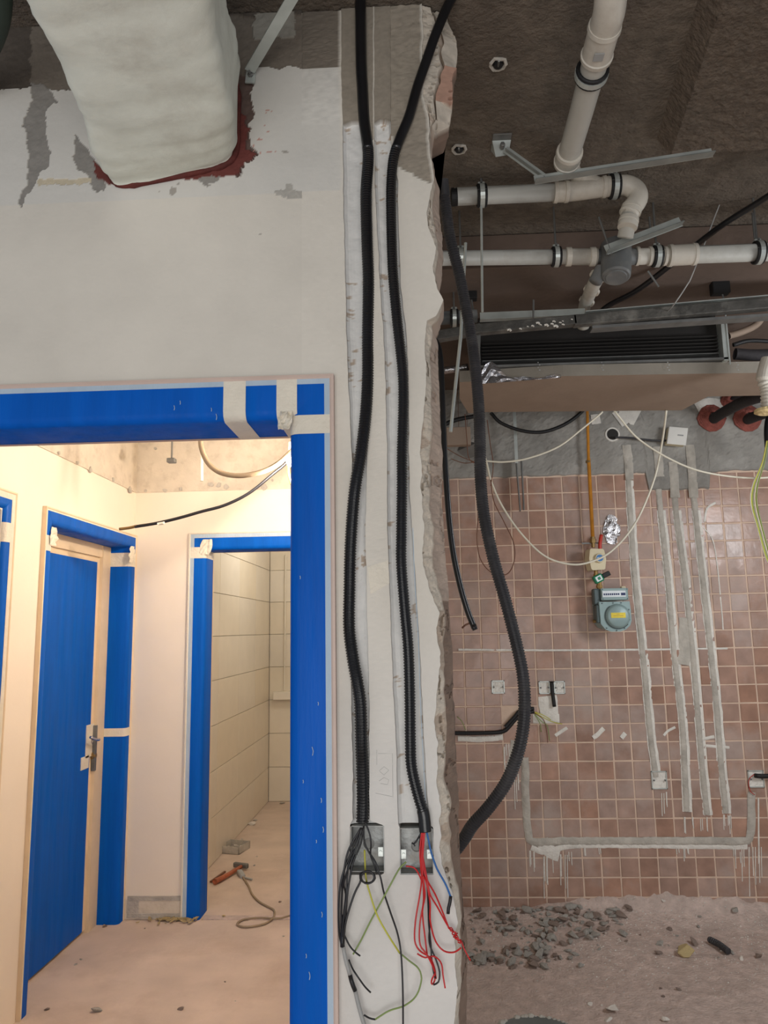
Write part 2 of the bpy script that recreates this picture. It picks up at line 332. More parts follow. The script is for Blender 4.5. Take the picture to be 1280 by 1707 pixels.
F = [(i*NZ+j, (i+1)*NZ+j, (i+1)*NZ+j+1, i*NZ+j+1) for i in range(NC-1) for j in range(NZ-1)]
# return of the broken end going back through the wall thickness
nb = 5; base = V.shape[0]; ex = []; ec = []
for k in range(1, nb+1):
    yy = WY+D[-1]+(1.82-WY-D[-1])*k/nb; xx = xo-.012*(k/nb)**2+.004*fb(zs*0+k, zs, 50, k); ex.append(np.stack([xx, yy, zs], -1)); ec.append(np.tile(brown, (NZ, 1))*(1+.2*fb(zs*0+k, zs, 60, 2))[:, None])
V = np.r_[V, np.concatenate(ex)]; KK = np.r_[K.reshape(-1, 3), np.concatenate(ec)]
ids = [(NC-1)*NZ]+[base+k*NZ for k in range(nb)]
for a, b in zip(ids[:-1], ids[1:]): F += [(a+j, b+j, b+j+1, a+j+1) for j in range(NZ-1)]
ls = V.shape[0]; V = np.r_[V, [(X0,1.82,zs[0]), (X0,1.82,zs[-1])]]; KK = np.r_[KK, [cream, cream]]
lb = ids[-1]; F += [(lb+j, ls, lb+j+1) for j in range(NZ-1)]+[(ls, lb+NZ-1, ls+1)]
nv_strip = len(V)
# --- upper band above the door with smears round the duct
def hband(x0, x1, z0, z1, st):
    xs = np.arange(x0, x1+st*.5, st); xs[-1] = x1; zz = np.linspace(z0, z1, int((z1-z0)/st)); XX, ZZ = np.meshgrid(xs, zz, indexing='ij'); return xs, zz, XX, ZZ
zdoor = 2.06
xs, zz, XX, ZZ = hband(-1.85, X0, zdoor, SLAB-.004, .0034)
jx = XX+.010*fb(XX, ZZ, 34, 2)+.003*fb(XX, ZZ, 120, 4); jz = ZZ+.010*fb(XX, ZZ, 34, 8)+.003*fb(XX, ZZ, 120, 5)
kc = np.tile(cream*.97, XX.shape+(1,)); dd = .0004*fb(XX, ZZ, 30, 2)
def line(pts): a = np.array(xz(pts)); return np.interp(XX, a[:, 0], a[:, 1])
unp = ZZ > line([(-200,350),(0,344),(130,337),(330,328),(570,317),(700,310)])
kc[unp] = np.array(lin((208,205,198)))
wh = .5+.5*fb(XX, ZZ, 9, 3)
def cdisc(px, py, r): c = xz([(px, py)])[0]; return (jx-c[0])**2+(jz-c[1])**2 < r*r
def zone(pts, col, dep, cropd=True):
    p = xz([(a*.5, b*.5) for a, b in pts] if cropd else pts); m = inpoly(jx, jz, p); kc[m] = np.array(lin(col))*(1+.12*fb(XX, ZZ, 60, 6)[m])[:, None]; dd[m] = dep+.0015*fb(XX, ZZ, 90, 6)[m]
zone([(-600,300),(0,300),(90,285),(150,290),(190,300),(200,-300),(-600,-300)], (84,76,68), .004)  # dark here is mostly shade beside the duct, painted into the concrete colour
zone([(100,300),(400,300),(820,250),(850,262),(838,225),(1150,225),(1150,-300),(100,-300)], (118,109,98), .004)
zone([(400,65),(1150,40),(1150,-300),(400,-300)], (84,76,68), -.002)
zone([(848,40),(980,30),(980,120),(848,130)], (150,146,136), .001)
gs = (140,136,130)
zone([(100,270),(150,285),(190,330),(150,370),(165,550),(130,590),(105,620),(90,650),(70,690),(58,670),(90,600),(95,500),(80,400),(100,340)], gs, .003)
zone([(250,445),(300,500),(330,590),(352,625),(345,636),(305,635),(290,585),(262,565),(240,520),(250,500)], gs, .002)
zone([(125,598),(305,596),(305,615),(125,620)], (196,184,160), .001)
zone([(740,235),(850,255),(832,300),(842,380),(830,420),(838,480),(858,525),(825,540),(800,580),(740,590)], (100,82,75), .004)
zone([(305,530),(350,575),(500,570),(740,540),(790,480),(800,380),(822,390),(828,440),(822,500),(855,522),(820,540),(800,575),(745,592),(700,600),(560,600),(420,612),(360,612),(320,600)], (106,52,46), -.003)
zone([(655,600),(740,590),(715,605),(695,622)], gs, -.001)
zone([(555,-0),(555,0)], gs, 0)
zone([(915,640),(955,638),(957,615),(975,617),(978,640),(1030,642),(1030,655),(1000,662),(925,658)], (176,172,164), -.001)
for cx, cy, rr in ((288,320,.011),(475,255,.004),(526,295,.004),(527,308,.003),(551,293,.003),(270,315,.003),(299,307,.003),(405,288,.004),(438,387,.003)):
    m = cdisc(cx, cy, rr); kc[m] = np.array(lin((160,154,146)))
# faint reddish fingermarks
m = (fb(XX, ZZ, 110, 11) > .42) & inpoly(XX, ZZ, xz([(425,170),(455,170),(460,260),(420,260)])); kc[m] = np.array(lin((190,140,128)))
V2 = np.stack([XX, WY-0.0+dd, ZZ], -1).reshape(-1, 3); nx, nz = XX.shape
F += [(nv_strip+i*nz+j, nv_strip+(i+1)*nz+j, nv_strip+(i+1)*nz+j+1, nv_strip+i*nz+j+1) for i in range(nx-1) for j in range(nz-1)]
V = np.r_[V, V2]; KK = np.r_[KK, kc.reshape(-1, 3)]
bm.v = [tuple(p) for p in V.tolist()]; bm.f = F
body = MB().box((-1.85, WY+.008, zdoor), (X0, 1.82, SLAB-.004)).box((-1.85, WY, 0), (-1.26, 1.82, zdoor+.002))
bm.add(body.v, body.f); KK = np.r_[KK, np.tile(cream*.97, (len(body.v), 1))]
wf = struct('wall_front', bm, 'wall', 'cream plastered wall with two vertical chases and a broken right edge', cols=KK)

# --- floor, ceiling and plain walls
struct('floor', MB().box((-1.95,-2.6,-.1), (2.6,7.4,0)), 'floor', 'dusty bare concrete floor')
slab = struct('ceiling', MB().box((-1.95,-2.6,SLAB), (2.6,7.4,SLAB+.15)), 'slab', 'bare dark concrete ceiling slab')
# lowered rough concrete patch over the kitchen, as a displaced block
def rough_block(x0, x1, y0, y1, zt, h, st, slant=0):
    nx = int((x1-x0)/st)+1; ny = int((y1-y0)/st)+1; b = MB(); v = []
    for i in range(nx):
        for j in range(ny):
            x = x0+(x1-x0)*i/(nx-1); y = y0+(y1-y0)*j/(ny-1)
            e = min(1, i/(3.)); e2 = min(1, (ny-1-j)/1.)
            v.append((x+slant*(y1-y)*(1-i/(nx-1)), y, zt-h*min(e, e2)-.005*fbm(x, y, 18)*min(e, e2)-.003*fbm(x, y, 60)))
    f = [(i*ny+j, (i+1)*ny+j, (i+1)*ny+j+1, i*ny+j+1) for i in range(nx-1) for j in range(ny-1)]
    return b.add(v, f)
struct('trim_1', rough_block(.80, 2.5, 1.0, 2.26, SLAB, .055, .014, -.12), 'rough', 'rough lowered concrete patch of the ceiling')
struct('trim_2', MB().box((-.0, 2.80, 2.955), (2.45, 4.33, SLAB-.002), .004), 'beam', 'shallow pinkish beam below the slab')
wl = struct('wall_left', MB().box((-1.95,1.82,0), (-1.69,2.0,SLAB)).box((-1.95,2.0,2.06), (-1.69,2.93,SLAB)).box((-1.95,2.93,0), (-1.69,3.34,SLAB)).box((-1.95,3.34,2.06), (-1.69,4.285,SLAB)).box((-1.95,4.285,0), (-1.69,4.35,SLAB)).box((-2.0,1.82,0), (-1.95,4.35,SLAB)), 'hallw', 'warm cream wall of the hall with two doors')
HB = 4.35
wb = struct('wall_back', MB().box((-1.95,HB,0), (-1.28,4.5,SLAB)).box((-1.28,HB,2.06), (-.45,4.5,SLAB)).box((-.45,HB,0), (-.12,4.5,SLAB)), 'hallw', 'warm cream end wall of the hall with an open doorway')
struct('wall_divider', MB().box((-.12,1.77,0), (.004,4.5,SLAB)), 'cream', 'partition between hall and kitchen')
# raw plaster bands above the paint line in the hall (slightly proud, own edge)
struct('trim_3', MB().box((-1.69,1.83,2.388), (-1.683,4.35,3.09)), 'rawp', 'unpainted plaster band high on the hall side wall')
struct('trim_4', MB().box((-1.683,4.343,2.388), (-.12,4.35,3.09)), 'rawp', 'unpainted plaster band high on the hall end wall')
tb = MB().box((-1.655,4.338,.012), (-1.356,4.352,.035)).box((-1.655,4.340,.10), (-1.356,4.352,.122)).box((-1.655,4.341,.03), (-1.59,4.352,.105))
struct('baseboard_back', tb, 'cem', 'grey cement strip left where the baseboard was')
struct('trim_5', MB().box((-1.66,4.342,.035), (-1.36,4.35,.10)), 'rawp', 'bare plaster strip above the floor of the hall end wall')
# plaster scars on the raw band
b = MB(); 
for cx, cy in ((97,755),(128,771),(150,783),(188,799),(216,817),(243,818),(275,818),(302,815),(259,748),(352,808),(365,809),(378,812),(454,801),(440,812)):
    p = AY(cx, cy, 4.343) if cx > 227 else AX(cx, cy, -1.683)
    r = random.uniform(.008,.02)
    q = [(r*random.uniform(.6,1.2)*math.cos(a), r*random.uniform(.6,1.3)*math.sin(a)) for a in np.arange(7)*.9]
    if cx > 227: b.prism(q, lambda s,t: (p[0]+s, 4.336, p[2]+t), lambda s,t: (p[0]+s, 4.344, p[2]+t))
    else: b.prism(q, lambda s,t: (-1.676, p[1]+s, p[2]+t), lambda s,t: (-1.684, p[1]+s, p[2]+t))
o = b.build('plaster_scar', 'cem', wb); o['kind'] = 'stuff'
# bathroom walls with large tiles
bl = struct('wall_bathroom_left', MB().box((-1.75,4.5,0), (-1.458,7.35,SLAB)), 'btg', 'bathroom side wall clad in large cream tiles')
bb = struct('wall_bathroom_back', MB().box((-1.458,7.208,0), (-.1,7.4,SLAB)), 'btg', 'bathroom end wall clad in large cream tiles')
struct('wall_bathroom_right', MB().box((-.2,4.5,0), (-.08,7.2,SLAB)), 'cream')
g = .0035; t = .305
for r in range(9):
    for k in range(5):
        y0 = 7.2-(k+1)*.6; y1 = min(7.2, y0+.6)-g; y0 = max(y0, 4.505)
        MB().box((-1.46,y0,r*t+g), (-1.45,y1,(r+1)*t), .0015).build('tile', 'btile', bl)
    for k in range(3):
        x0 = -1.45+k*.61
        if not (k == 0 and r == 4): MB().box((x0+g,7.2,r*t+g), (min(x0+.61,-.2),7.21,(r+1)*t), .0015).build('tile', 'btile', bb)
        else: MB().box((x0+g,7.2,r*t+g), (x0+.61,7.21,(r+1)*t), .0015).build('tile', 'btile', bb)

# --- kitchen tiled wall
kw = struct('wall_tiled', MB().box((-.0,TY-.0005,0), (2.5,4.5,2.42)).box((.0,TY-.003,2.41), (2.5,4.5,SLAB)), 'grout', 'kitchen wall of square terracotta tiles below a grey cement band')
struct('wall_right', MB().box((2.5,1.7,0), (2.6,4.5,SLAB)), 'cem', 'bare plaster side wall of the kitchen')
tm = MB().box((-.0463,-.006,-.0463), (.0463,.006,.0463), .002).build('tile_source', 'tile'); tmesh = tm.data; bpy.data.objects.remove(tm)
X00 = .237; cells = []
camR = ROT.T
def topx(p):
    c = camR @ (np.array(p)-np.array([0,0,EYE])); return 640-c[0]*FL/c[2], 853.5+c[1]*FL/c[2]
for r in range(24):
    for c in range(-3, 23):
        x = X00+.05+.1*c; z = .068+.1*r
        if z > 2.37: continue
        if abs(z-1.468) < .04: zc_ = z
        px, py = topx((x, TY, z)); 
        gone = (abs(px-918) < 24 and 1165 < py < 1203) or (abs(px-920) < 26 and 1134 < py < 1156) or (abs(px-857)<18 and 1190<py<1215)
        vis = 745 < px < 1295 and py < 1540
        if x > 2.44: continue
        cells.append((vis, -abs(px-1040), x, z, gone))
cells = [c for c in cells if not c[4]]; cells.sort(key=lambda c: (c[0], c[3] < 2.2, c[1]), reverse=True)
rest = MB()
for k, (vis, _, x, z, _g) in enumerate(cells):
    jy = random.uniform(-.0012,.0012)
    if k < 298:
        o = bpy.data.objects.new('tile', tmesh); C.objects.link(o); o.parent = kw; o.location = (x+random.uniform(-.0008,.0008), TY+.003+jy, z+random.uniform(-.0008,.0008)); o.rotation_euler = (random.uniform(-.012,.012), random.uniform(-.006,.006), random.uniform(-.012,.012))
    else: rest.box((x-.0463,TY-.003+jy,z-.0463), (x+.0463,TY+.009+jy,z+.0463), .002)
o = rest.build('tile_field', 'tile', kw); o['kind'] = 'stuff'
# cement band above the tiles, uneven lower edge
xs2 = np.linspace(.0, 2.5, 170); zz2 = np.linspace(2.37, 2.97, 46); bm = MB(); v = []
for x in xs2:
    for k, z in enumerate(zz2):
        zl = 2.412+.012*fbm(x, 0, 9)-(.10 if 1.33 < x < 1.68 else 0)
        zq = zl+(2.97-zl)*(k/45); v.append((x, TY-.009-.006*fbm(x, zq, 9)-.004*fbm(x, zq, 40)-(.004 if k else -.02), zq))
bm.add(v, [(i*46+j, (i+1)*46+j, (i+1)*46+j+1, i*46+j+1) for i in range(169) for j in range(45)])
bm.build('cement_band', 'cwet', kw)
# filled chases and boxes on the tiled wall
def chase(pts, wd, name='cement_chase', m='cem', h=.006, Y=TY):
    P = spline([(a, Y, c) for a, _, c in onY(pts, Y)], .016); b = MB(); v = []; n = 7
    T = np.gradient(P, axis=0); T /= np.linalg.norm(T, axis=1)[:, None]
    for i, p in enumerate(P):
        s = np.array([T[i][2], 0, -T[i][0]])
        for k in range(n):
            q = (k/(n-1)-.5)*2; wj = wd/2*(1+.16*fbm(p[0]*3+q*9, p[2], 11, 2))
            pp = p+s*q*wj; d = h*(1-abs(q)**4)+.003*fbm(pp[0], pp[2], 50, 1)+.003*fbm(pp[0], pp[2], 16, 6)
            v.append((pp[0], Y-.004-max(d, -.001), pp[2]))
    b.add(v, [(i*n+k, i*n+k+1, (i+1)*n+k+1, (i+1)*n+k) for i in range(len(P)-1) for k in range(n-1)])
    return smooth_by_angle(b.build(name, m, kw, smooth=True), 50)
for pts in ([(1044,742),(1047,800),(1055,930),(1063,1020),(1073,1110),(1082,1210),(1092,1295)], [(1095,790),(1100,850),(1112,960),(1122,1080),(1136,1200),(1141,1290),(1144,1352)],
            [(1122,772),(1126,850),(1139,950),(1151,1060),(1161,1170),(1169,1270),(1178,1358)], [(1150,770),(1158,850),(1169,950),(1181,1060),(1193,1170),(1201,1270),(1209,1355)],
            [(875,1262),(876,1330),(880,1385),(888,1403),(940,1402),(1060,1402),(1180,1402),(1235,1402),(1250,1390),(1252,1320)]):
    chase([(u+1.5, v+1) for u, v in pts[1:]], .050, 'plaster_edge', 'cemw', .0015) if pts[0][0] != 875 else None
    chase(pts, .034 if pts[0][0] != 875 else .042, h=.007)
for pts in ([(1044,742),(1047,770),(1049,800)], [(1095,745),(1098,775),(1100,795)], [(1121,770),(1123,790),(1125,830)], [(1149,742),(1152,770),(1156,830)]): chase(pts, .05, 'plaster_patch', 'cem', .006, TY-.012)
chase([(1028,700),(1045,690),(1062,697)], .10, 'plaster_patch', 'cemw', .003, TY-.012)
chase([(985,700),(1000,698)], .06, 'plaster_patch', 'cemw', .003, TY-.012)
chase([(1160,680),(1180,672),(1215,676)], .06, 'plaster_patch', 'cemw', .003, TY-.012)
chase([(1143,1030),(1142,1075),(1138,1108)], .075, 'plaster_patch', 'cem', .004)
chase([(885,1412),(905,1420),(925,1416),(960,1409),(1080,1409),(1150,1410),(1245,1411)], .03, 'plaster_patch', 'cemw', .003)
chase([(903,1402),(915,1418),(932,1424)], .07, 'plaster_patch', 'cemw', .003)
chase([(862,1235),(858,1260),(852,1290)], .07, 'plaster_patch', 'cem', .004)
chase([(764,1083),(900,1084),(1060,1083),(1212,1081)], .011, 'plaster_patch', 'cemw', .002)
chase([(1172,880),(1187,900),(1196,950),(1205,1050)], .007, 'plaster_patch', 'cemw', .002)
chase([(763,1231),(800,1232),(838,1229)], .03, 'plaster_patch', 'cemw', .003)
chase([(1019,1100),(1019,1101)], .01, 'plaster_patch', 'cemw', .002)
b = MB()
for cx, cy, L_ in [(884,1418,30),(890,1420,40),(908,1428,75),(913,1425,60),(922,1425,40),(936,1424,60),(943,1425,80),(950,1420,24),(1130,1412,14),(1140,1414,26),(1145,1412,18),(1105,1322,40),(1113,1320,42),(1143,1362,40),(1153,1362,24),(1206,1358,30),(1214,1358,36),(1216,1360,26),(1228,1412,40),(1238,1412,60),(1247,1412,90),(1256,1412,88),(1262,1330,120),(1268,1412,70),(858,1300,65),(862,1290,30),(845,1240,25),(1170,1365,30),(1179,1362,40),(1235,1420,30),(1222,1413,20),(842,1245,40),(975,1414,14),(1000,1414,12)]:
    for q in range(2):
        x_ = cx+random.uniform(-3,3); l = L_*random.uniform(.5,1)
        b.tube(spline(onY([(x_, cy), (x_+.3, cy+l*.5), (x_+1, cy+l)], TY-.004), .02), [.0028]*0 or .0026, 5)
o = b.build('plaster_drip', 'cemw', kw); o['kind'] = 'stuff'
# trowel blobs of plaster on the wall
for i, pts in enumerate(([(988,1230),(996,1224),(1006,1214)], [(1035,1230),(1042,1222)], [(1106,1226),(1112,1219),(1125,1212)], [(1170,1232),(1190,1228)], [(925,1226),(945,1213)], [(1175,1243),(1215,1246)], [(1192,838),(1178,848),(1174,870)])):
    chase(pts, random.uniform(.012,.028), 'plaster_smear', 'cemw', .003)

def switch_box(px, py, w_, h_, label, wall_y=TY, name='back_box'):
    c = AY(px, py, wall_y); t_ = thing(name, label, 'electrical box', (c[0], wall_y, c[2])); x0, x1, z0, z1 = c[0]-w_/2, c[0]+w_/2, c[2]-h_/2, c[2]+h_/2
    b = MB(); y0 = wall_y-.011; y1 = wall_y-.003
    for a, bb_ in (((x0,y0,z0),(x0+.006,y1,z1)), ((x1-.006,y0,z0),(x1,y1,z1)), ((x0,y0,z0),(x1,y1,z0+.006)), ((x0,y0,z1-.006),(x1,y1,z1))): b.box(a, bb_, .001)
    b.build('rim', 'galv', t_)
    bk_ = MB()
    n = 8; v = [(x0+(x1-x0)*i/n, wall_y-.006-.004*fbm(i*.7+px, j*.7, 1.3), z0+(z1-z0)*j/n) for i in range(n+1) for j in range(n+1)]
    bk_.add(v, [(i*(n+1)+j, (i+1)*(n+1)+j, (i+1)*(n+1)+j+1, i*(n+1)+j+1) for i in range(n) for j in range(n)]); bk_.build('mortar_fill', 'cemw', t_)
    for k in range(2): MB().lathe((c[0]+(k-.5)*w_*.7, wall_y-.013, c[2]), (0,-1,0), [(0,.005),(.004,.005),(.005,.003)], 8).build('screw_lug', 'galvd', t_)
    return t_
switch_box(830,1145,.072,.072, 'lone square metal wall box half filled with mortar, left on tiled wall')
switch_box(907,1146,.062,.07, 'left one of the joined pair of metal wall boxes')
switch_box(932,1146,.062,.07, 'right one of the joined pair of metal wall boxes')
switch_box(1098,1300,.085,.095, 'plaster-filled metal box at the foot of the leftmost long chase')
switch_box(1259,1298,.085,.09, 'metal box at the right end of the U-shaped chase with black cable')
chase([(912,1160),(914,1175),(916,1200)], .10, 'plaster_patch', 'cemw', .004)
chase([(888,1198),(932,1198)], .05, 'plaster_patch', 'cemw', .004)

# ================================================================ DOORS
def frame_mesh(F, U0, U1, V, cw, jd, name, label, loc, lip=.016, tapes=(), opts={}):
    d = thing(name, label, None, loc, kind='structure'); prof = [(0,-.0),(0,lip*.8),(.003,lip),(cw-.022,lip),(cw-.012,lip-.003),(cw-.004,lip-.010),(cw,-.002),(cw,-jd)]
    def strip(side, prof, a0=0, a1=None, off=0, ends=None):
        pr = []
        for t_, w_ in prof:
            pr.append((t_+(off if w_ < lip-.001 and t_ > cw/2 else 0), w_+(off if w_ >= lip-.012 else 0)))
        v = []
        for t_, w_ in pr:
            if side == 'L': v += [F(U0+t_, a0, w_), F(U0+t_, (V-t_) if a1 is None else a1, w_)]
            elif side == 'R': v += [F(U1-t_, a0, w_), F(U1-t_, (V-t_) if a1 is None else a1, w_)]
            else: v += [F((U0+t_) if a1 is None else a0, V-t_, w_), F((U1-t_) if a1 is None else a1, V-t_, w_)]
        return MB().add(v, [(2*i, 2*i+1, 2*i+3, 2*i+2) for i in range(len(pr)-1)])
    for sd in opts.get('sides', 'LRT'):
        o = smooth_by_angle(strip(sd, prof).build('casing', opts.get('mat', 'blue'), d), 35)
        ot = opts.get('tape', .018)
        edge = [(-.004,-.002),(-.004,lip+.004),(.002,lip+.0045),(.006,lip+.001)]
        smooth_by_angle(strip(sd, edge, -0).build('edge_strip', opts.get('edge', 'pink'), d), 30)
        tp = [(.005,lip+.0012),(ot,lip+.0012),(ot,lip)]; strip(sd, tp).build('masking_tape', opts.get('tapemat', 'tapeb'), d)
        if opts.get('inner', True):
            ip = [(cw+.0012,-jd+.018),(cw+.0012,-jd-.0)]; strip(sd, ip).build('masking_tape', opts.get('inmat', 'pink'), d)
    for sd, a0, a1, m in tapes: smooth_by_angle(strip(sd, prof[1:], a0, a1, .0014).build('masking_tape', m, d), 35)
    return d
F1 = lambda u, v, w_: (u, WY-w_, v)
p1 = AY(375,690,WY)[0]; p2 = AY(412,690,WY)[0]; p3 = AY(463,690,WY)[0]; p4 = AY(497,690,WY)[0]; z5 = AY(520,726,WY)[2]; z6 = AY(520,695,WY)[2]
d1 = frame_mesh(F1, -1.30, -.190, 2.128, .098, .155, 'door_1', 'near doorway frame wrapped in bright blue film with pale masking tape', (-.7, WY, 0),
   tapes=[('T', p1, p2, 'tape'), ('T', p3, p4, 'tape'), ('R', z5, z6, 'tape')])
# crumpled tape corner
def crumple(F, u, v, s, par, seed=1, mat_='tape'):
    b = MB(); n = 5; vv = []
    for i in range(n+1):
        for j in range(n+1):
            a = (i/n-.5)*s; c = (j/n-.5)*s*1.2; k = 1-.5*abs(j/n-.5)
            vv.append(F(u+a*k+.15*c, v+c, .020+.012*noise.noise(Vector((i*.9+seed, j*.9, seed)))+.004*((i+j)%2)))
    b.add(vv, [(i*(n+1)+j, (i+1)*(n+1)+j, (i+1)*(n+1)+j+1, i*(n+1)+j+1) for i in range(n) for j in range(n)])
    return b.build('crumpled_tape', mat_, par)
q = AY(478,705,WY); crumple(F1, q[0], q[2], .035, d1, 3)
b = MB()
for u, v_ in ((300,668),(352,680),(360,690),(290,676),(530,1170),(535,1330),(538,1378),(536,1520),(510,1590),(505,1300),(527,1400),(520,1245),(515,1620),(500,960)):
    p = np.array(AY(u, v_, WY-.0170)); k = random.uniform(.003,.009); b.tube(spline([p, p+np.array([k*.3,-.0004,-k]), p+np.array([k*.1,0,-2*k])], .003), .0008, 5)
b.build('paint_fleck', 'tapeb', d1)
# side hall door in the left wall
F2 = lambda u, v, w_: (-1.69+w_, u, v)
d2 = frame_mesh(F2, 3.262, 4.345, 2.125, .072, .125, 'door_2', 'blue-wrapped closed side door in the hall with a lever handle', (-1.69, 3.8, 0),
   tapes=[('L', 1.93, 2.0, 'tape'), ('R', 1.94, 2.02, 'tape'), ('R', .985, 1.03, 'tape')], opts=dict(edge='jambw', tapemat='tape', tape=.012, inmat='jambw'))
crumple(F2, 3.33, 2.0, .07, d2, 5); crumple(F2, 4.27, 2.01, .08, d2, 8)
MB().box((-1.83,3.334,0), (-1.812,3.40,2.05)).box((-1.83,4.17,0), (-1.795,4.273,2.05)).box((-1.83,3.334,1.985), (-1.80,4.273,2.053)).build('door_stop', 'jambw', d2)
leaf = MB().box((-1.84,3.36,.012), (-1.815,4.19,1.99), .002).build('door_leaf', 'jambw', d2)
MB().box((-1.816,3.36,.015), (-1.812,4.135,1.955), .001).build('protective_film', 'blue', leaf)
MB().box((-1.814,4.08,.90), (-1.808,4.19,1.07)).box((-1.814,4.03,.845), (-1.808,4.12,.91)).build('masking_tape', 'tape', leaf)
hp = (-1.795, 4.17, .985)
h = MB().lathe((-1.81,4.165,.985), (1,0,0), [(0,.026),(.006,.026),(.008,.02),(.009,.008),(.035,.008)], 14).tube(spline([(-1.775,4.165,.985),(-1.772,4.13,.988),(-1.772,4.09,1.0),(-1.772,4.05,1.012)], .01), .008, 8)
h.build('lever_handle', 'chrome', leaf, smooth=True)
MB().lathe((-1.81,4.17,.90), (1,0,0), [(0,.022),(.008,.022),(.012,.014),(.02,.013)], 14).build('lock_cylinder', 'brass', leaf)
MB().box((-1.812,4.158,.82),(-1.79,4.178,1.06),.002).build('lock_plate','galvd',leaf)
# far-left hall door
d4 = frame_mesh(F2, 1.95, 3.005, 2.137, .072, .125, 'door_3', 'partly seen blue-wrapped door frame at the far left edge', (-1.69, 2.5, 0),
   tapes=[('R', 1.93, 2.01, 'tape')], opts=dict(edge='jambw', tapemat='tape', tape=.03, inmat='jambw'))
MB().box((-1.84,2.03,.012), (-1.815,2.93,2.06), .002).build('door_leaf', 'blue', d4)
# bathroom doorway
F3 = lambda u, v, w_: (u, HB-w_, v)
d3 = frame_mesh(F3, -1.35, -.38, 2.132, .10, .148, 'door_4', 'open far doorway to the bathroom wrapped in blue film', (-.87, HB, 0),
   tapes=[('L', 1.985, 2.05, 'tape')], opts=dict(edge='tape', tapemat='tapeb', tape=.028, inmat='jambw'))
crumple(F3, -1.25, 2.05, .075, d3, 11)

# ================================================================ NEAR WALL OBJECTS
# insulated duct
def duct():
    t_ = thing('insulated_duct', 'cloth-wrapped rectangular air duct leaving the wall at top left', 'duct', (-.56, WY, 2.6))
    ys = np.linspace(1.654, .25, 90); n = 72; v = []
    for i, Y in enumerate(ys):
        s_ = (1.654-Y); cx = -.578+.135*s_; cz = 2.775+.02*s_; hw = .161+.018*s_+.004*math.sin(s_*14); hh = .128
        taper = 1-.05*math.exp(-s_*26)
        for k in range(n):
            a = 2*math.pi*k/n; c_, s2 = math.cos(a), math.sin(a); e = .30
            x = hw*taper*math.copysign(abs(c_)**e, c_); z = hh*taper*math.copysign(abs(s2)**e, s2)
            wr = .010*noise.noise(Vector((x*9, s_*9, z*9)))+.003*noise.noise(Vector((x*14+3, s_*55+x*30, z*12)))+.006*max(0, math.sin(s_*110+x*35+3*noise.noise(Vector((x*8,s_*5,0)))))*math.exp(-((s_-.06)/.09)**2)+.004*noise.noise(Vector((x*5, s_*26, z*30)))
            L_ = math.hypot(x, z)+1e-6; x *= 1+wr/L_; z *= 1+wr/L_
            zt = z+.16*x*math.exp(-s_*3)
            v.append((cx+x, Y, cz+zt))
    m = len(ys); f = [(i*n+j, i*n+(j+1)%n, (i+1)*n+(j+1)%n, (i+1)*n+j) for i in range(m-1) for j in range(n)]+[tuple(range(n)), tuple((m-1)*n+j for j in range(n))]
    MB().add(v, f).build('cloth_wrap', 'duct', t_, smooth=True)
    # red sealant collar where it meets the wall
    b = MB(); pts = []
    for k in range(60):
        a = 2*math.pi*k/60; c_, s2 = math.cos(a), math.sin(a); e = .30
        x = .156*math.copysign(abs(c_)**e, c_); z = .122*math.copysign(abs(s2)**e, s2); pts.append((-.578+x, WY-.003, 2.775+z+.16*x))
    pts.append(pts[0]); b.tube(pts, [.009+.004*noise.noise(Vector((i*.5,0,0))) for i in range(len(pts))], 8, caps=False)
    tag(b.build('sealant_collar', 'redseal', t_, smooth=True), 'dark red sealant round the duct where it enters the wall')
duct()
# steel brace from ceiling to wall
t_ = thing('steel_brace', 'diagonal galvanised angle brace between ceiling and wall beside the duct', 'bracket', AY(418,115,WY))
a = np.array(AY(416,118,WY-.02)); bq = np.array(AY(500,-25,1.42))
MB().bar(a, bq, .026, .003, (0,0,1)).bar(a+np.array([.012,0,.012]), bq+np.array([.012,0,.012]), .003, .024, (0,0,1)).build('angle_bar', 'galv', t_)
MB().bar(a+np.array([-.012,.012,-.006]), a+np.array([.012,.012,-.008]), .004, .035).build('foot_plate', 'galv', t_)
MB().lathe(a+np.array([0,.012,-.004]), (0,-1,0), [(0,.007),(.006,.007),(.007,.003),(.016,.003)], 6).build('bolt', 'galvd', t_)

def conduit(name, label, pts3, r, smooth_until, m='bk', pitch=.0062, cuff=None, n=16, cat='conduit'):
    P = spline(pts3, pitch/4); t_ = thing(name, label, cat, pts3[0]); L_ = len(P); s0 = int(L_*smooth_until); s1 = L_ if cuff is None else int(L_*(1-cuff))
    rr = np.full(L_, r); k = np.arange(L_)
    rid = (k > s0) & (k < s1); rr[rid] = np.where((k[rid] % 4) < 2, r, r*.86)
    if s1-s0 > 4: MB().tube(P[max(0,s0-1):s1+1], rr[max(0,s0-1):s1+1], n).build('corrugated_tube', m, t_)
    if s0 > 4: MB().tube(P[:s0+2:6] if s0 > 30 else P[:s0+2], r*1.0, n).build('tape_wrap', m, t_, smooth=True)
    if s1 < L_: MB().tube(P[s1:], r*1.06, n).build('cuff', m, t_, smooth=True)
    return t_
c1 = [(598,-95),(599.5,-40),(600.6,0),(602,103),(604,145),(607,201),(613,245),(613.5,271),(611,304),(610,335),(612,412),(614,470),(613,560),(613,625),(609.6,689),(602,754),(593,805),(588,851),(584,916),(582.5,980),(582,1045),(588,1096),(595,1135),(600.6,1174),(602.6,1238),(604,1277),(605,1334),(604,1370)]
c1p = [AY(u, v, WY-.006-.008*math.sin(i*.9)) for i, (u, v) in enumerate(c1)]
conduit('corrugated_conduit', 'left black corrugated conduit hanging down the chase in the cream wall', c1p, .0138, .27)
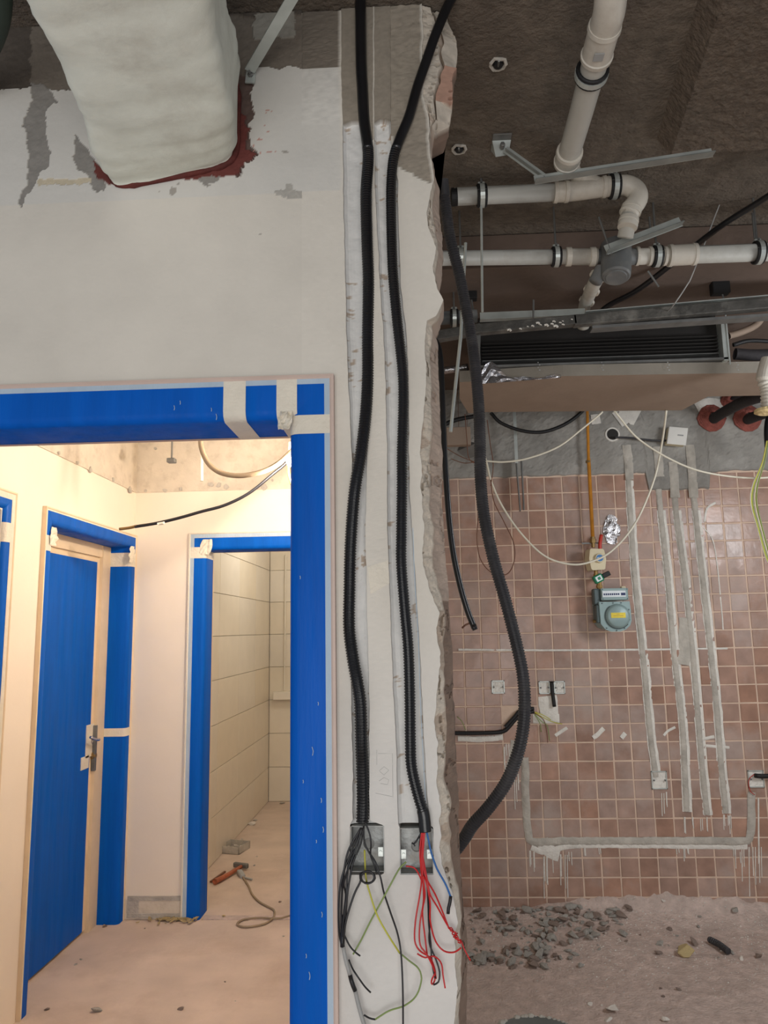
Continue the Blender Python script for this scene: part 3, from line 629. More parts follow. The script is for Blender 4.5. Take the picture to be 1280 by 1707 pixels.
c2 = [(800,-80),(775,-40),(751,0),(728,52),(710,103),(695,147),(682,193),(666,232),(656,263),(652,309),(652,361),(653.5,426),(656,470),(662,535),(669,599),(672,638),(672,689),(670,754),(670,805),(669,890),(669,942),(675,1019),(680.6,1084),(683,1161),(684,1238),(685,1270),(689,1295),(698,1330),(706,1357),(709,1386)]
c2p = [AY(u, v, WY-.012-.004*math.sin(i*.7)) for i, (u, v) in enumerate(c2)]
conduit('corrugated_conduit', 'right black corrugated conduit on the cream wall, bending right at the top', c2p, .0122, .27, cuff=.02)
c3 = [(738,300),(743,345),(751,400),(765,455),(776,510),(786,565),(793,620),(798,680),(800,740),(801,800),(807,860),(822,930),(842,1000),(860,1070),(872,1130),(874,1190),(866,1245),(846,1300),(815,1345),(788,1375),(772,1400),(745,1432),(700,1465)]
conduit('corrugated_conduit', 'thick black conduit looping loosely in front of the tiled kitchen wall', [AY(u, v, 2.02+.06*math.sin(i/3)) for i, (u, v) in enumerate(c3)], .0165, .02, m='bkd', pitch=.0072)
c4 = [(704,560),(722,564),(733,590),(737,660),(740,740),(745,820),(750,880),(757,930),(768,980),(780,1020),(792,1050)]
conduit('flexible_conduit', 'short black conduit hanging just behind the broken wall edge', onY(c4, 2.1), .0085, .99, m='bk')

# recessed metal boxes in the near wall
def near_box(x0, x1, y0, y1, label):
    a = AY(x0, y1, WY); b_ = AY(x1, y0, WY); t_ = thing('junction_box', label, 'junction box', ((a[0]+b_[0])/2, WY, a[2])); X_0, X_1, Z0, Z1 = a[0], b_[0], a[2], b_[2]
    d = .040
    MB().box((X_0,WY+d,Z0), (X_1,WY+d+.002,Z1)).box((X_0,WY-.002,Z0), (X_0+.0015,WY+d,Z1)).box((X_1-.0015,WY-.002,Z0), (X_1,WY+d,Z1)).box((X_0,WY+.002,Z0), (X_1,WY+d,Z0+.0015)).box((X_0,WY+.002,Z1-.0015), (X_1,WY+d,Z1)).build('box_shell', 'boxm', t_)
    for k in range(2):
        xx = X_0+.008 if k == 0 else X_1-.008; MB().box((xx-.006,WY,Z0+.03), (xx+.006,WY+.002,Z0+.05), .001).lathe((xx,WY,Z0+.04), (0,-1,0), [(0,.003),(.003,.003)], 8).build('screw_lug', 'galv', t_)
    MB().lathe(((X_0*1+X_1)/2,WY+d,(Z0+Z1)/2), (0,-1,0), [(0,.012),(.001,.012),(.0015,.009)], 16).build('knockout', 'galvd', t_)
near_box(585,640,1377,1454, 'open galvanised box behind the black wires, left of the pair')
near_box(667,721,1381,1458, 'open galvanised box behind the red wires, right of the pair')

def cw7(pts): return crop(540, 1220, .2853, pts)
def wire(pts, label, m, r=.0017, Y=WY-.02, cat='wire', group=None, name='wire', dy=.012, n=7, px=False):
    q = pts if px else cw7(pts); k = len(q)
    ph = random.uniform(0,6); P3 = [AY(u, v, Y-dy*.5*(1+math.sin(ph+i*1.1))*min(1, i/2)) for i, (u, v) in enumerate(q)]
    b = MB().tube(spline(P3, .006), r, n); o = b.build(name, m, smooth=True); return tag(o, label, cat, group)
gb = 'black wires drooping from the left conduit'; lb_ = iter(['outermost black wire on the left of the drooping bundle','second black wire from the left in the drooping bundle','black wire nearest the box in the drooping bundle','black wire bowing widest left at the box height','black wire down the middle of the drooping bundle'])
for i, pts in enumerate(([(215,560),(160,700),(120,800),(95,900),(85,1050),(90,1180),(105,1250)], [(222,560),(180,700),(150,780),(115,880),(128,950),(118,1050),(110,1150),(106,1250)],
    [(225,560),(215,650),(170,760),(150,860),(135,960),(125,1100),(112,1250)], [(210,570),(140,700),(112,850),(105,950),(100,1100),(105,1240)], [(216,560),(195,660),(150,740),(135,850),(130,980),(112,1120),(108,1250)])):
    wire(pts, next(lb_), 'wblk', .0022, group=gb)
wire([(240,820),(210,830),(215,870),(180,940),(140,1060),(120,1150),(110,1250)], 'black wire dropping from the coiled loop at the left box', 'wblk', .0022)
wire([(240,525),(268,600),(275,660),(272,720),(295,780),(310,830)], 'black wire passing in front of the left box to the coil', 'wblk', .0018)
wire([(232,550),(235,640),(260,700),(300,760),(330,850),(350,940),(390,1060),(430,1180),(450,1300),(460,1500),(462,1750)], 'long black wire hanging down to the bottom edge beside the yellow wires', 'wblk', .0019)
q = cw7([(255,850)])[0]; ring = []
for k in range(40): ring.append(AY(q[0]+(12.5-.8*(k//13))*math.cos(k*.5), q[1]+(9.5+.5*(k//13))*math.sin(k*.5), WY-.02-.0006*k))
tag(MB().tube(spline(ring, .004), .002, 7).build('wire_coil', 'wblk', smooth=True), 'small coil of black wire hooked below the left box', 'wire')
wire([(120,1190),(150,1250),(180,1285),(210,1308)], 'short black wire end pointing right near the sleeve', 'wblk', .0018)
wire([(145,1330),(165,1380),(190,1420),(240,1490),(272,1522)], 'lower short black wire end pointing right', 'wblk', .0018)
t_ = thing('cable_sleeve', 'grey and black taped cable sleeve hanging at the lower left', 'cable', AY(*cw7([(110,1080)])[0], WY-.02))
for a_, b_, m, r, nm in (((118,1070),(108,1255),'wblk',.0048,'tape_wrap'), ((112,1255),(152,1420),'wgry',.0042,'sleeve'), ((152,1420),(182,1512),'wblk',.0046,'tape_wrap'), ((182,1512),(250,1760),'wgry',.0042,'sleeve')):
    A_, B_ = cw7([a_, b_]); MB().tube(spline([AY(*A_, WY-.022), AY((A_[0]+B_[0])/2-1, (A_[1]+B_[1])/2, WY-.024), AY(*B_, WY-.022)], .01), r, 10).build(nm, m, t_, smooth=True)
wire([(237,690),(245,850),(270,950),(310,1070),(370,1180),(440,1290)], 'yellow wire curving down from the left box', 'wyel', .0018)
wire([(440,1290),(500,1340),(550,1380),(570,1440),(540,1540),(470,1600),(380,1630),(300,1680)], 'green-yellow wire looping back to the lower left', 'wgrn', .0017)
wire([(480,760),(440,800),(390,890),(330,1000),(270,1110),(215,1220),(170,1300)], 'green-yellow wire crossing diagonally from the right box', 'wgrn', .0018)
wire([(300,1680),(270,1675),(235,1655)], 'dark wire tip twisted onto the end of the green-yellow wire', 'wblk', .0018)
tag(MB().tube(spline(onY(cw7([(600,585),(612,640),(625,700),(660,800),(710,890),(740,965)]), WY-.025), .006), .002, 7).build('wire', 'wblue', smooth=True), 'single blue wire hanging right of the red bundle', 'wire')
tag(MB().tube(spline(onY(cw7([(740,960),(735,1000),(727,1030),(725,1062)]), WY-.026), .006), .0035, 8).build('taped_wire_end', 'wblk', smooth=True), 'black taped end on the blue wire', 'tape')
gr = 'red wires drooping from the right conduit'; lr = iter(['red wire ending in a small loop at the bottom of the bundle','red wire bowing left beside the looped one','red wire running straight down the bundle middle','red wire slanting right to the knot, upper one','red wire slanting right to the knot, lower one','red wire curving right along the wall below the knot'])
for pts in ([(572,580),(560,700),(570,850),(560,950),(535,1100),(530,1220),(560,1280),(620,1320),(650,1400),(645,1460),(630,1475),(628,1450),(650,1410)], [(578,580),(570,750),(580,900),(580,1000),(560,1120),(560,1240),(600,1300),(640,1380),(655,1440)],
    [(585,580),(575,800),(590,950),(575,1050),(590,1200),(602,1300)], [(588,580),(578,760),(600,860),(650,950),(700,1070),(730,1150)],
    [(580,590),(575,700),(600,850),(620,950),(660,1020),(715,1120),(740,1160)], [(582,600),(565,800),(595,870),(620,1000),(620,1100),(650,1220),(700,1280),(760,1288),(800,1262)]):
    wire(pts, next(lr), 'wred', .0017, group=gr, Y=WY-.022, dy=.018)
wire([(480,785),(520,790),(545,815),(575,880)], 'short red wire leaving the right box to the bundle', 'wred', .0016)
wire([(545,1296),(590,1320),(640,1310),(685,1350),(695,1420),(708,1498)], 'red wire end sticking out at the bottom of the bundle', 'wred', .0016)
kn = [];
for k in range(26): kn.append((740+k*2.2+14*math.sin(k*2.1), 1150+k*3.2+16*math.cos(k*1.7)))
wire(kn+[(820,1270),(855,1335)], 'tangled knot of red wire ends past the wall edge', 'wred', .0013, dy=.01)
for pts in ([(565,580),(560,700),(590,850),(615,960),(620,1100),(615,1230),(650,1320),(675,1400),(670,1460),(640,1478)], [(570,600),(566,720),(600,880),(608,1000),(612,1120),(625,1250),(628,1320),(640,1400),(650,1440)]):
    wire(pts, 'black wire running inside the red bundle', 'wblk', .0018, group='black wires in the red bundle')
wire([(562,600),(545,630),(525,655),(515,650)], 'short blue-black wire stub in the right box', 'wblk', .0018)
wire([(525,655),(532,668)], 'tiny forked tip of the wire stub', 'wblk', .0014)

tag(MB().tube(spline([AY(u, v, WY-.0002) for u, v in ((688,880),(691,960),(697,1060),(700,1150),(704,1240),(709,1330),(712,1372))], .02), .0007, 5).build('pencil_line', 'pencil', wf), 'thin pale blue marking line')
tag(MB().add([AY(u, v, WY-.0012) for u, v in ((612,945),(647,934),(649,972),(618,990))]+[AY(u, v, WY+.0) for u, v in ((612,945),(647,934),(649,972),(618,990))], [(0,1,2,3),(0,1,5,4),(1,2,6,5),(2,3,7,6),(3,0,4,7)]).build('tape_patch', 'tape', wf), 'old yellowed tape piece')
b = MB()
for pts in ([(630,1256),(654,1256),(655,1330)], [(632,1302),(640,1296),(648,1300),(646,1308),(634,1306)], [(632,1285),(640,1278),(648,1284),(640,1292),(633,1286)], [(626,1322),(654,1328)], [(628,1275),(628,1250)]): b.tube([AY(u, v, WY+.0000) for u, v in pts], .0004, 5)
b.build('pencil_scribble', 'wgry', wf)

# ================================================================ KITCHEN CEILING PIPES
def clamp(t_, c, ax, r, rod_top=None):
    c = np.array(c); ax = nrm(ax); s_ = np.cross(ax, (0,0,1)); s_ /= np.linalg.norm(s_); u = np.cross(s_, ax)
    n = 24; b = MB()
    for off in (-.012, .012):
        b.tube([c+ax*off+(r+.004)*(math.cos(k*2*math.pi/n)*s_+math.sin(k*2*math.pi/n)*u) for k in range(n+1)], .0058, 8, caps=False)
    rubb = b
    b = MB(); v = []
    for k in range(n+1):
        d = math.cos(k*2*math.pi/n)*s_+math.sin(k*2*math.pi/n)*u
        v += [c-ax*.008+(r+.004)*d, c-ax*.008+(r+.0105)*d, c+ax*.008+(r+.0105)*d, c+ax*.008+(r+.004)*d]
    b.add(v, [(4*i+j, 4*i+(j+1)%4, 4*i+4+(j+1)%4, 4*i+4+j) for i in range(n) for j in range(4)])
    b.box(tuple(c+u*(r+.004)-np.array([.012,.01,0])), tuple(c+u*(r+.018)+np.array([.012,.01,0])), .002)
    band = b.build('clamp_band', 'galv', t_); rubb.build('clamp_rubber', 'rub', band)
    MB().rod(c+u*(r+.012)-s_*.02, c+u*(r+.012)+s_*.02, .004, 6).build('clamp_bolt', 'galvd', band)
    if rod_top: MB().tube([c+u*(r+.01), (c[0], c[1], SLAB)], .004, 8).build('hanger_rod', 'galvd', t_)
def coupling(b, c, ax, r, L_):
    ax = nrm(ax); b.lathe(np.array(c)-ax*L_/2, ax, [(0,r*1.05),(.0,r*1.2),(.012,r*1.24),(.014,r*1.14),(L_-.014,r*1.14),(L_-.012,r*1.24),(L_,r*1.2),(L_,r*1.05)], 24)
# long drain pipe running toward the viewer
ZA = 2.965
t_ = thing('drain_pipe', 'wide pale drain pipe running across the ceiling toward the viewer at top', 'pipe', AZ(948,272,ZA))
pa = [AZ(1020,-60,ZA), AZ(1020,0,ZA), AZ(1008,45,ZA), AZ(990,110,ZA), AZ(965,200,ZA), AZ(947,262,ZA)]
ra = .033
MB().tube(spline(pa[2:], .03), ra, 28).build('pipe_run', 'pvc', t_, smooth=True)
bmm = MB(); coupling(bmm, AZ(1001,70,ZA), np.array(pa[2])-np.array(pa[3]), ra, .105); smooth_by_angle(bmm.build('coupling', 'pvcw', t_), 40)
smooth_by_angle(MB().tube(spline([pa[2], AZ(1016,15,ZA), AZ(1020,-50,ZA+.02)], .02), ra*1.12, 26).build('bend', 'pvcw', t_, smooth=True), 40)
clamp(t_, AZ(986,122,ZA), np.array(pa[2])-np.array(pa[4]), ra, True)
e0 = np.array(pa[5]); bmm = MB(); coupling(bmm, e0, np.array(pa[4])-e0, ra, .06); smooth_by_angle(bmm.build('coupling', 'pvcw', t_), 40)
tag(MB().box(tuple(np.array(AZ(996,72,ZA))+np.array([-.012,-.012,-.0405])), tuple(np.array(AZ(996,72,ZA))+np.array([.012,.012,-.038]))).build('printed_label', 'wgry', t_), 'faded print on the coupling')
# upper horizontal pipe with wye and s-bend
YB = 2.42
B = lambda u, v, Y=YB: AY(u, v, Y)
rb = .030
t_ = thing('drain_pipe', 'upper horizontal pale drain pipe ending in an elbow that drops to the floor drain', 'pipe', B(950,320))
MB().rod(B(757,328), B(935,320), rb, 28).build('pipe_run', 'pvc', t_, smooth=True)
MB().lathe(B(762,328), np.array(B(750,329))-np.array(B(762,328)), [(0,rb*1.02),(.02,rb*1.02),(.022,rb*.8)], 24).build('end_plug', 'rub', t_)
bmm = MB(); coupling(bmm, B(935,320), (1,0,0), rb, .05); smooth_by_angle(bmm.build('coupling', 'pvcw', t_), 40)
MB().tube(spline([B(945,320), B(985,315), B(1010,311), B(1040,308)], .02), rb*1.1, 26).tube(spline([B(1000,314), B(972,300), B(950,280,2.38), tuple(e0)], .015), rb*1.08, 26).build('wye_fitting', 'pvcw', t_, smooth=True)
bmm = MB(); coupling(bmm, B(1014,311), (1,0,0.03), rb, .045); smooth_by_angle(bmm.build('coupling', 'pvcw', t_), 40)
MB().tube(spline([B(1030,309), B(1045,309), B(1060,318), B(1063,332), B(1054,346), B(1047,358)], .008), rb*1.12, 26).build('elbow', 'pvcw', t_, smooth=True)
bmm = MB(); d_ = np.array(B(1046,380))-np.array(B(1052,350)); coupling(bmm, B(1052,350), d_, rb*.95, .03); coupling(bmm, B(1047,372), d_, rb*.92, .035); smooth_by_angle(bmm.build('coupling', 'pvcw', t_), 40)
MB().tube([B(1050,355), B(1042,396,2.45)], rb*.9, 24).build('drop_pipe', 'pvc', t_, smooth=True)
clamp(t_, B(803,326), (1,0,0.02), rb, True); clamp(t_, B(1024,311), (1,0,0), rb*1.1, True)
# lower horizontal pipe with the drain body
YC = 2.62; Cq = lambda u, v, Y=YC: AY(u, v, Y)
t_ = thing('drain_pipe', 'lower horizontal pipe left of the grey drain body', 'pipe', Cq(850,430)); rc = .0275
MB().rod(Cq(700,431), Cq(945,428), rc, 26).build('pipe_run', 'pvc', t_, smooth=True)
MB().rod(Cq(944,428), Cq(995,428), rc*1.1, 26).build('union_sleeve', 'pvcw', t_, smooth=True)
for u in (948, 988): MB().lathe(Cq(u,428), (1,0,0), [(-.012,rc*1.1),(-.01,rc*1.25),(.008,rc*1.25),(.01,rc*1.1)], 24).build('ring', 'pvcw', t_)
MB().rod(Cq(988,428), Cq(1006,428), rc*.95, 24).build('stub', 'pvcd', t_, smooth=True)
clamp(t_, Cq(927,428), (1,0,0), rc, True); clamp(t_, Cq(768,430), (1,0,0), rc, True)
t_ = thing('pipe_junction', 'dark grey round drain body between the two lower pipes', 'drain', Cq(1030,435))
c0 = np.array(Cq(1027,462,2.58)); ax = np.array(Cq(1026,400,2.62))-c0
smooth_by_angle(MB().lathe(c0, ax, [(0,.030),(.0,.045),(.006,.051),(.03,.053),(.10,.055),(.14,.056)], 30).build('cup', 'pvcd', t_), 40)
smooth_by_angle(MB().lathe(c0-nrm(ax)*.004, ax, [(0,.0),(.0,.036),(.004,.038)], 26).build('base_cap', 'pvcd', t_), 40)
MB().rod(Cq(1035,428), Cq(1062,428), .030, 20).build('side_neck', 'pvcd', t_, smooth=True)
MB().tube([np.array(Cq(1003,448,2.62)), np.array(Cq(992,470,2.62))], .024, 20).build('lower_neck', 'pvcd', t_, smooth=True)
t_ = thing('drain_pipe', 'lower horizontal pipe right of the grey drain body', 'pipe', Cq(1180,425)); rd = .0345
MB().rod(Cq(1115,426), Cq(1520,412), rd*.92, 28).build('pipe_run', 'pvc', t_, smooth=True)
bmm = MB(); coupling(bmm, Cq(1137,425), (1,0,.02), rd*.95, .10); smooth_by_angle(bmm.build('coupling', 'pvcw', t_), 40)
MB().rod(Cq(1060,428), Cq(1115,426), rd*.85, 26).build('reducer', 'pvcw', t_, smooth=True)
for u in (1062, 1083, 1108): MB().lathe(Cq(u,427), (1,0,0), [(-.006,rd*.85),(-.005,rd*1.0),(.005,rd*1.0),(.006,rd*.85)], 24).build('ring', 'pvcw', t_)
clamp(t_, Cq(1095,427), (1,0,0), rd*.86, True); clamp(t_, Cq(1264,421), (1,0,.02), rd*.95, True)
# elbow going back and down from the body
t_ = thing('drain_elbow', 'pale pipe elbow dropping diagonally below the drain body', 'pipe', Cq(985,490))
MB().tube(spline([Cq(1000,455), Cq(989,476,2.72), Cq(980,496,2.9), Cq(974,512,3.06), Cq(972,545,3.15)], .012), .0255, 24).build('elbow', 'pvc', t_, smooth=True)
d_ = np.array(Cq(978,500))-np.array(Cq(1000,455))
for u, v, yy in ((997,460,2.65),(986,484,2.79),(978,502,2.96)): MB().lathe(Cq(u,v,yy), d_, [(-.006,.026),(-.005,.032),(.006,.032),(.007,.026)], 24).build('ring', 'pvcw', t_)
# far pipe peeking out on the left
t_ = thing('short_pipe', 'short grey pipe end with clamp low behind the wall edge', 'pipe', AY(755,530,3.0))
MB().rod(AY(725,531,3.0), AY(795,527,3.0), .028, 20).build('pipe_run', 'pvcd', t_, smooth=True); clamp(t_, AY(757,530,3.0), (1,0,0), .028, True)
# hanging threaded rods
def rod(a, b_, r, label, m='galvd', name='threaded_rod', cat='rod', group=None):
    return tag(MB().tube([a, b_], r, 8).build(name, m), label, cat, group)
rod(AY(802,345,YB), AY(804,520,YB), .0042, 'long steel rod hanging straight down from the upper pipe clamp', 'galv')
rod(AY(776,405,2.35), AY(768,560,2.35), .005, 'upper bright steel rod hanging left of the black conduit', 'galv')
rod(AY(768,560,2.35), AY(751,720,2.35), .0055, 'slanting bright steel rod hanging beside the broken wall edge', 'galv')
rod(AY(797,262,YB), AY(802,305,YB), .004, 'stub of rod above the upper pipe clamp')
for i, (u, v, u2, v2, Y, lab) in enumerate(((1013,262,1016,300,2.42,'rod above the elbow of the upper pipe'), (924,372,926,410,2.62,'rod above the clamp of the lower left pipe'), (1082,362,1084,385,2.62,'rod behind the tip of the second steel angle'), (1254,355,1258,398,2.62,'rod above the clamp at the right edge'), (1080,452,1098,478,2.62,'slanted rod tip below the lower right pipe'), (998,362,1019,424,2.52,'slanted rod in front of the drain body'), (889,500,889,530,2.9,'rod tip seen above the long rail'))):
    if i == 0: a_ = AY(u, v, Y); 
    rod(AY(u, v, Y), AY(u2, v2, Y), .004, lab)
# steel angles
def angle(a, b_, wd, label, th=.003):
    t_ = thing('steel_angle', label, 'steel angle', tuple(a)); a = np.array(a); b_ = np.array(b_)
    MB().bar(a, b_, wd, th).build('flange', 'anglem', t_); MB().bar(a+np.array([0,wd/2,wd*.45]), b_+np.array([0,wd/2,wd*.45]), th, wd).build('web', 'galv', t_); return t_
angle(AY(892,302,2.13), AY(1190,256,2.13), .028, 'long galvanised angle sloping up to the right over the upper pipe')
angle(AY(1012,420,2.50), AY(1138,372,2.50), .036, 'short galvanised angle sloping up right in front of the drain body')
t_ = angle(AY(843,250,2.19), AY(912,300,2.15), .022, 'short galvanised strut from the ceiling bracket down to the long angle')
t_ = thing('ceiling_bracket', 'bright folded bracket fixed to the ceiling at the top of the short strut', 'bracket', AZ(838,240,SLAB)); p = np.array(AZ(836,232,SLAB))
MB().box(tuple(p+np.array([-.03,-.03,-.004])), tuple(p+np.array([.03,.06,0])), .001).build('plate', 'galvd', t_)
MB().add([p+np.array(q) for q in ((-.03,0,-.004),(.03,0,-.004),(.02,.01,-.05),(-.02,.01,-.055),(-.03,.05,-.004),(.03,.05,-.004))], [(0,1,2,3),(4,5,2,3),(0,3,4),(1,2,5)]).build('folded_tab', 'galv', t_)
MB().lathe(p+np.array([0,0,-.03]), (0,-1,0), [(0,.008),(.02,.008),(.021,.005)], 6).build('bolt', 'galvd', t_)
for (u, v, lab) in ((830,105,'rusty hook anchor in a chipped hole in the ceiling, upper one'), (765,247,'black anchor ring in a chipped ceiling hole near the wall edge')):
    p = np.array(AZ(u, v, SLAB)); t_ = thing('ceiling_anchor', lab, 'anchor', tuple(p))
    MB().tube([p+np.array([.022*math.cos(k*.7), .022*math.sin(k*.7), -.004-.003*math.sin(k*3)]) for k in range(10)], .005, 6).build('chipped_rim', 'cem', t_)
    MB().lathe(p+np.array([0,0,-.001]), (0,0,-1), [(0,.014),(.010,.012),(.012,.006)], 10).build('plug', 'rub', t_)
    MB().rod(p+np.array([0,0,-.01]), p+np.array([-.004,-.05,-.035]), .003, 6).build('hook', 'galvd', t_)
b = MB()
for k in range(1):
    t_ = thing('vibration_hanger', 'black box-shaped rubber hanger on a rod above the rail, right side', 'hanger', AY(1199,478,3.0))
    MB().box(AY(1189,488,2.99), AY(1209,461,3.03), .003).build('rubber_block', 'rub', t_); MB().rod(AY(1194,440,3.01), AY(1196,465,3.01), .004, 8).build('rod', 'galvd', t_); MB().rod(AY(1203,486,3.01), AY(1207,502,3.01), .004, 8).build('hook', 'galvd', t_)
    t_ = thing('vibration_hanger', 'black box-shaped rubber hanger above the left end of the rail', 'hanger', AY(786,478,3.0))
    MB().box(AY(777,497,2.99), AY(793,466,3.03), .003).build('rubber_block', 'rub', t_); MB().rod(AY(784,490,3.01), AY(790,525,3.01), .004, 8).build('rod', 'galvd', t_); MB().rod(AY(782,440,3.01), AY(784,470,3.01), .004, 8).build('rod', 'galvd', t_)

# ================================================================ FAN COIL UNIT AND DUCT BOX
zb = 2.64; YF = AZ(1000,626,zb)[1]
t_ = thing('fan_coil_unit', 'dark ceiling fan coil unit with horizontal fins between the rail and paper-faced box', 'air conditioner', (1.0, YF+.1, 2.7))
xl = AY(800,580,YF)[0]; xr = AY(1205,580,YF)[0]
MB().box((xl,YF+.05,zb+.06), (xr,YF+.55,2.94)).build('housing', 'dark', t_)
for k in range(7):
    z = zb+.075+k*.016; o = MB().box((xl+.01,YF+.02,z), (xr-.01,YF+.052,z+.003)).build('fin', 'galvd' if k in(1,) else 'dark', t_)
MB().box((xl-.02,YF-.0,zb+.055), (xr+.02,YF+.05,zb+.066), .001).build('bottom_flange', 'galvd', t_)
MB().box((xr,YF,zb+.05), (xr+.022,YF+.06,zb+.24), .001).box((xr+.02,YF-.004,zb+.03), (xr+.026,YF+.0,zb+.26)).build('side_bracket', 'galv', t_)
MB().box((xl-.035,YF,zb+.03), (xl-.0,YF+.05,zb+.24), .001).build('side_bracket', 'galvd', t_)
t_ = thing('duct_box', 'brown paper-faced insulation board box under the fan coil unit', 'duct', (1.0, YF+.3, zb))
bot = [(766,637),(807,635),(939,627),(1100,624),(1290,621),(1290,659),(1180,661),(1136,684),(805,687),(781,689),(766,665)]
bp = [AZ(u, v, zb) for u, v in bot]
b = MB(); n = len(bp); v = [tuple(p) for p in bp]+[(p[0], p[1], zb+.052) for p in bp]
MB().add(v, [tuple(range(n))]).build('bottom_panel', 'paper', t_)
MB().add(v, [(i, (i+1)%n, (i+1)%n+n, i+n) for i in range(4, n)]+[tuple(range(n, 2*n))]).build('rear_panel', 'paper', t_)
fr = MB(); fr.add(v, [(i, i+1, i+1+n, i+n) for i in range(4)]); tag(fr.build('front_panel', 'foilbox', t_), 'greyish foil-faced front panel')
b = MB(); vv = []
for i in range(16):
    for j in range(4):
        u = 800+i*9; y_ = 640-(i*.7)-j*(10*math.exp(-((i-2)/2.5)**2)+1.4+.8*math.sin(i)); p = AY(u, y_, YF-.006+.004*math.sin(i*2+j*3)); vv.append(p)
b.add(vv, [(i*4+j, (i+1)*4+j, (i+1)*4+j+1, i*4+j+1) for i in range(15) for j in range(3)]); tag(b.build('torn_foil', 'foil', t_), 'torn shiny foil along the front lower edge')
b = MB()
for u in (897, 1003, 1113, 1228):
    for k in range(4): q = AY(u+(k%2)*2-1, 605+k*4.2, YF-.001); b.box(q, (q[0]+.007*(1 if k%2 else .6), q[1]-.001, q[2]+.004))
tag(b.build('printed_mark', 'wgry', t_), 'small faded grey prints on the front panel')
# rail
YR = 2.95
t_ = thing('hanging_rail', 'long dusty steel rail running across below the pipes', 'rail', AY(1000,535,YR))
MB().bar(AY(725,562,YR-.03), AY(800,549,YR-.01), .045, .04, bev=.003).build('end_bar', 'railm', t_)
MB().bar(AY(795,550,YR), AY(960,535,YR), .04, .040, bev=.003).bar(AY(955,536,YR), AY(1420,495,YR), .04, .044, bev=.003).build('rail_body', 'railm', t_)
MB().bar(AY(800,527,YR+.03), AY(975,520,YR+.03), .004, .030).bar(AY(800,534,YR+.025), AY(975,526,YR+.025), .03, .004).build('upper_flange', 'galv', t_)
MB().bar(AY(975,521,YR+.0), AY(1420,482,YR+.0), .03, .003).build('upper_flange', 'galv', t_)
MB().bar(AY(985,549,YR+.03), AY(1420,519,YR+.03), .05, .012).build('lower_flange', 'galvd', t_)
for k in range(14):
    u = random.uniform(845,955); p = np.array(AY(u, 552-(u-800)*.09+random.uniform(-7,4), YR-.022)); r = random.uniform(.004,.011)
    MB().tube(spline([p, p+np.array([r,0,r*.3]), p+np.array([r*1.5,0,-r*.5])], .004), r*.45, 6).build('plaster_spot', 'cemw', t_)
MB().bar(AY(795,555,YR+.01), AY(793,605,YR+.01), .03, .02, (0,1,0)).build('drop_bracket', 'galvd', t_)

# ================================================================ CABLES IN THE KITCHEN
def cable(pts, Y, r, m, label, cat='cable', group=None, n=8, name='cable', step=.012):
    P3 = [AY(p[0], p[1], p[2] if len(p) > 2 else Y) for p in pts]
    return tag(MB().tube(spline(P3, step), r, n).build(name, m, smooth=True), label, cat, group)
cable([(1330,290,2.3),(1280,327,2.42),(1200,378,2.6),(1120,440,2.8),(1060,485,2.95),(1010,512,3.05),(985,540,3.12)], 2.7, .011, 'bk', 'thick black cable sloping diagonally behind the pipes at right')
cable([(1215,300,2.62),(1157,450,2.75),(1145,475,2.78),(1125,505,2.8),(1112,520,2.95)], 2.75, .0025, 'wgry', 'thin grey string hanging behind the lower right pipe')
YE = AZ(1060,686,zb)[1]-.01
cable([(805,768),(840,770),(880,764),(930,745),(970,715,3.8),(1003,688,YE),(1003,686,YE)], 3.8, .0048, 'wcab', 'white cable rising to the right below the box, short upper one')
cable([(804,745),(812,775),(818,800),(835,840),(865,885),(905,925),(945,940),(980,938),(1020,918),(1060,870),(1090,800),(1103,740,3.95),(1110,690,YE),(1110,685,YE)], 4.0, .0055, 'wcab', 'white cable hanging in a deep loop across the gas meter pipe')
cable([(1024,685,YE),(1032,695,YE),(1060,728),(1100,756),(1150,780),(1200,792),(1260,797),(1320,792)], 3.9, .0052, 'wcab', 'white cable sweeping right from the box to the picture edge')
cable([(800,840),(795,890),(800,930),(820,955),(845,957),(857,935),(856,905),(840,870),(823,835),(818,800)], 3.95, .0028, 'wbrn', 'thin brown cable loop hanging behind the thick conduit')
cable([(818,688),(835,705),(870,718),(905,720),(940,708),(968,688),(985,665)], 4.1, .010, 'rub', 'black cable sagging under the paper-faced box')
cable([(735,710),(760,700),(790,694)], 4.0, .012, 'rub', 'black cable stub left of the big conduit below the rail')
cable([(1025,729),(1050,730),(1075,733),(1105,735),(1118,732)], 4.27, .006, 'bkd', 'grey flexible conduit from the round wall hole to the white box')
# gypsum dangling strands left
for i, pts in enumerate(([(812,700),(817,740),(822,775),(818,810)], [(775,690),(778,730),(782,765),(800,775)], [(752,765),(775,772),(800,768)], [(745,748),(770,762),(805,775)])):
    cable(pts, 3.9, .0022, 'wbrn', ('thin brown wire hanging left of the strut', 'thin brown wire reaching to the white cable joint', 'upper thin wire running from the wall edge to the joint', 'lower thin wire running from the wall edge to the joint')[i])
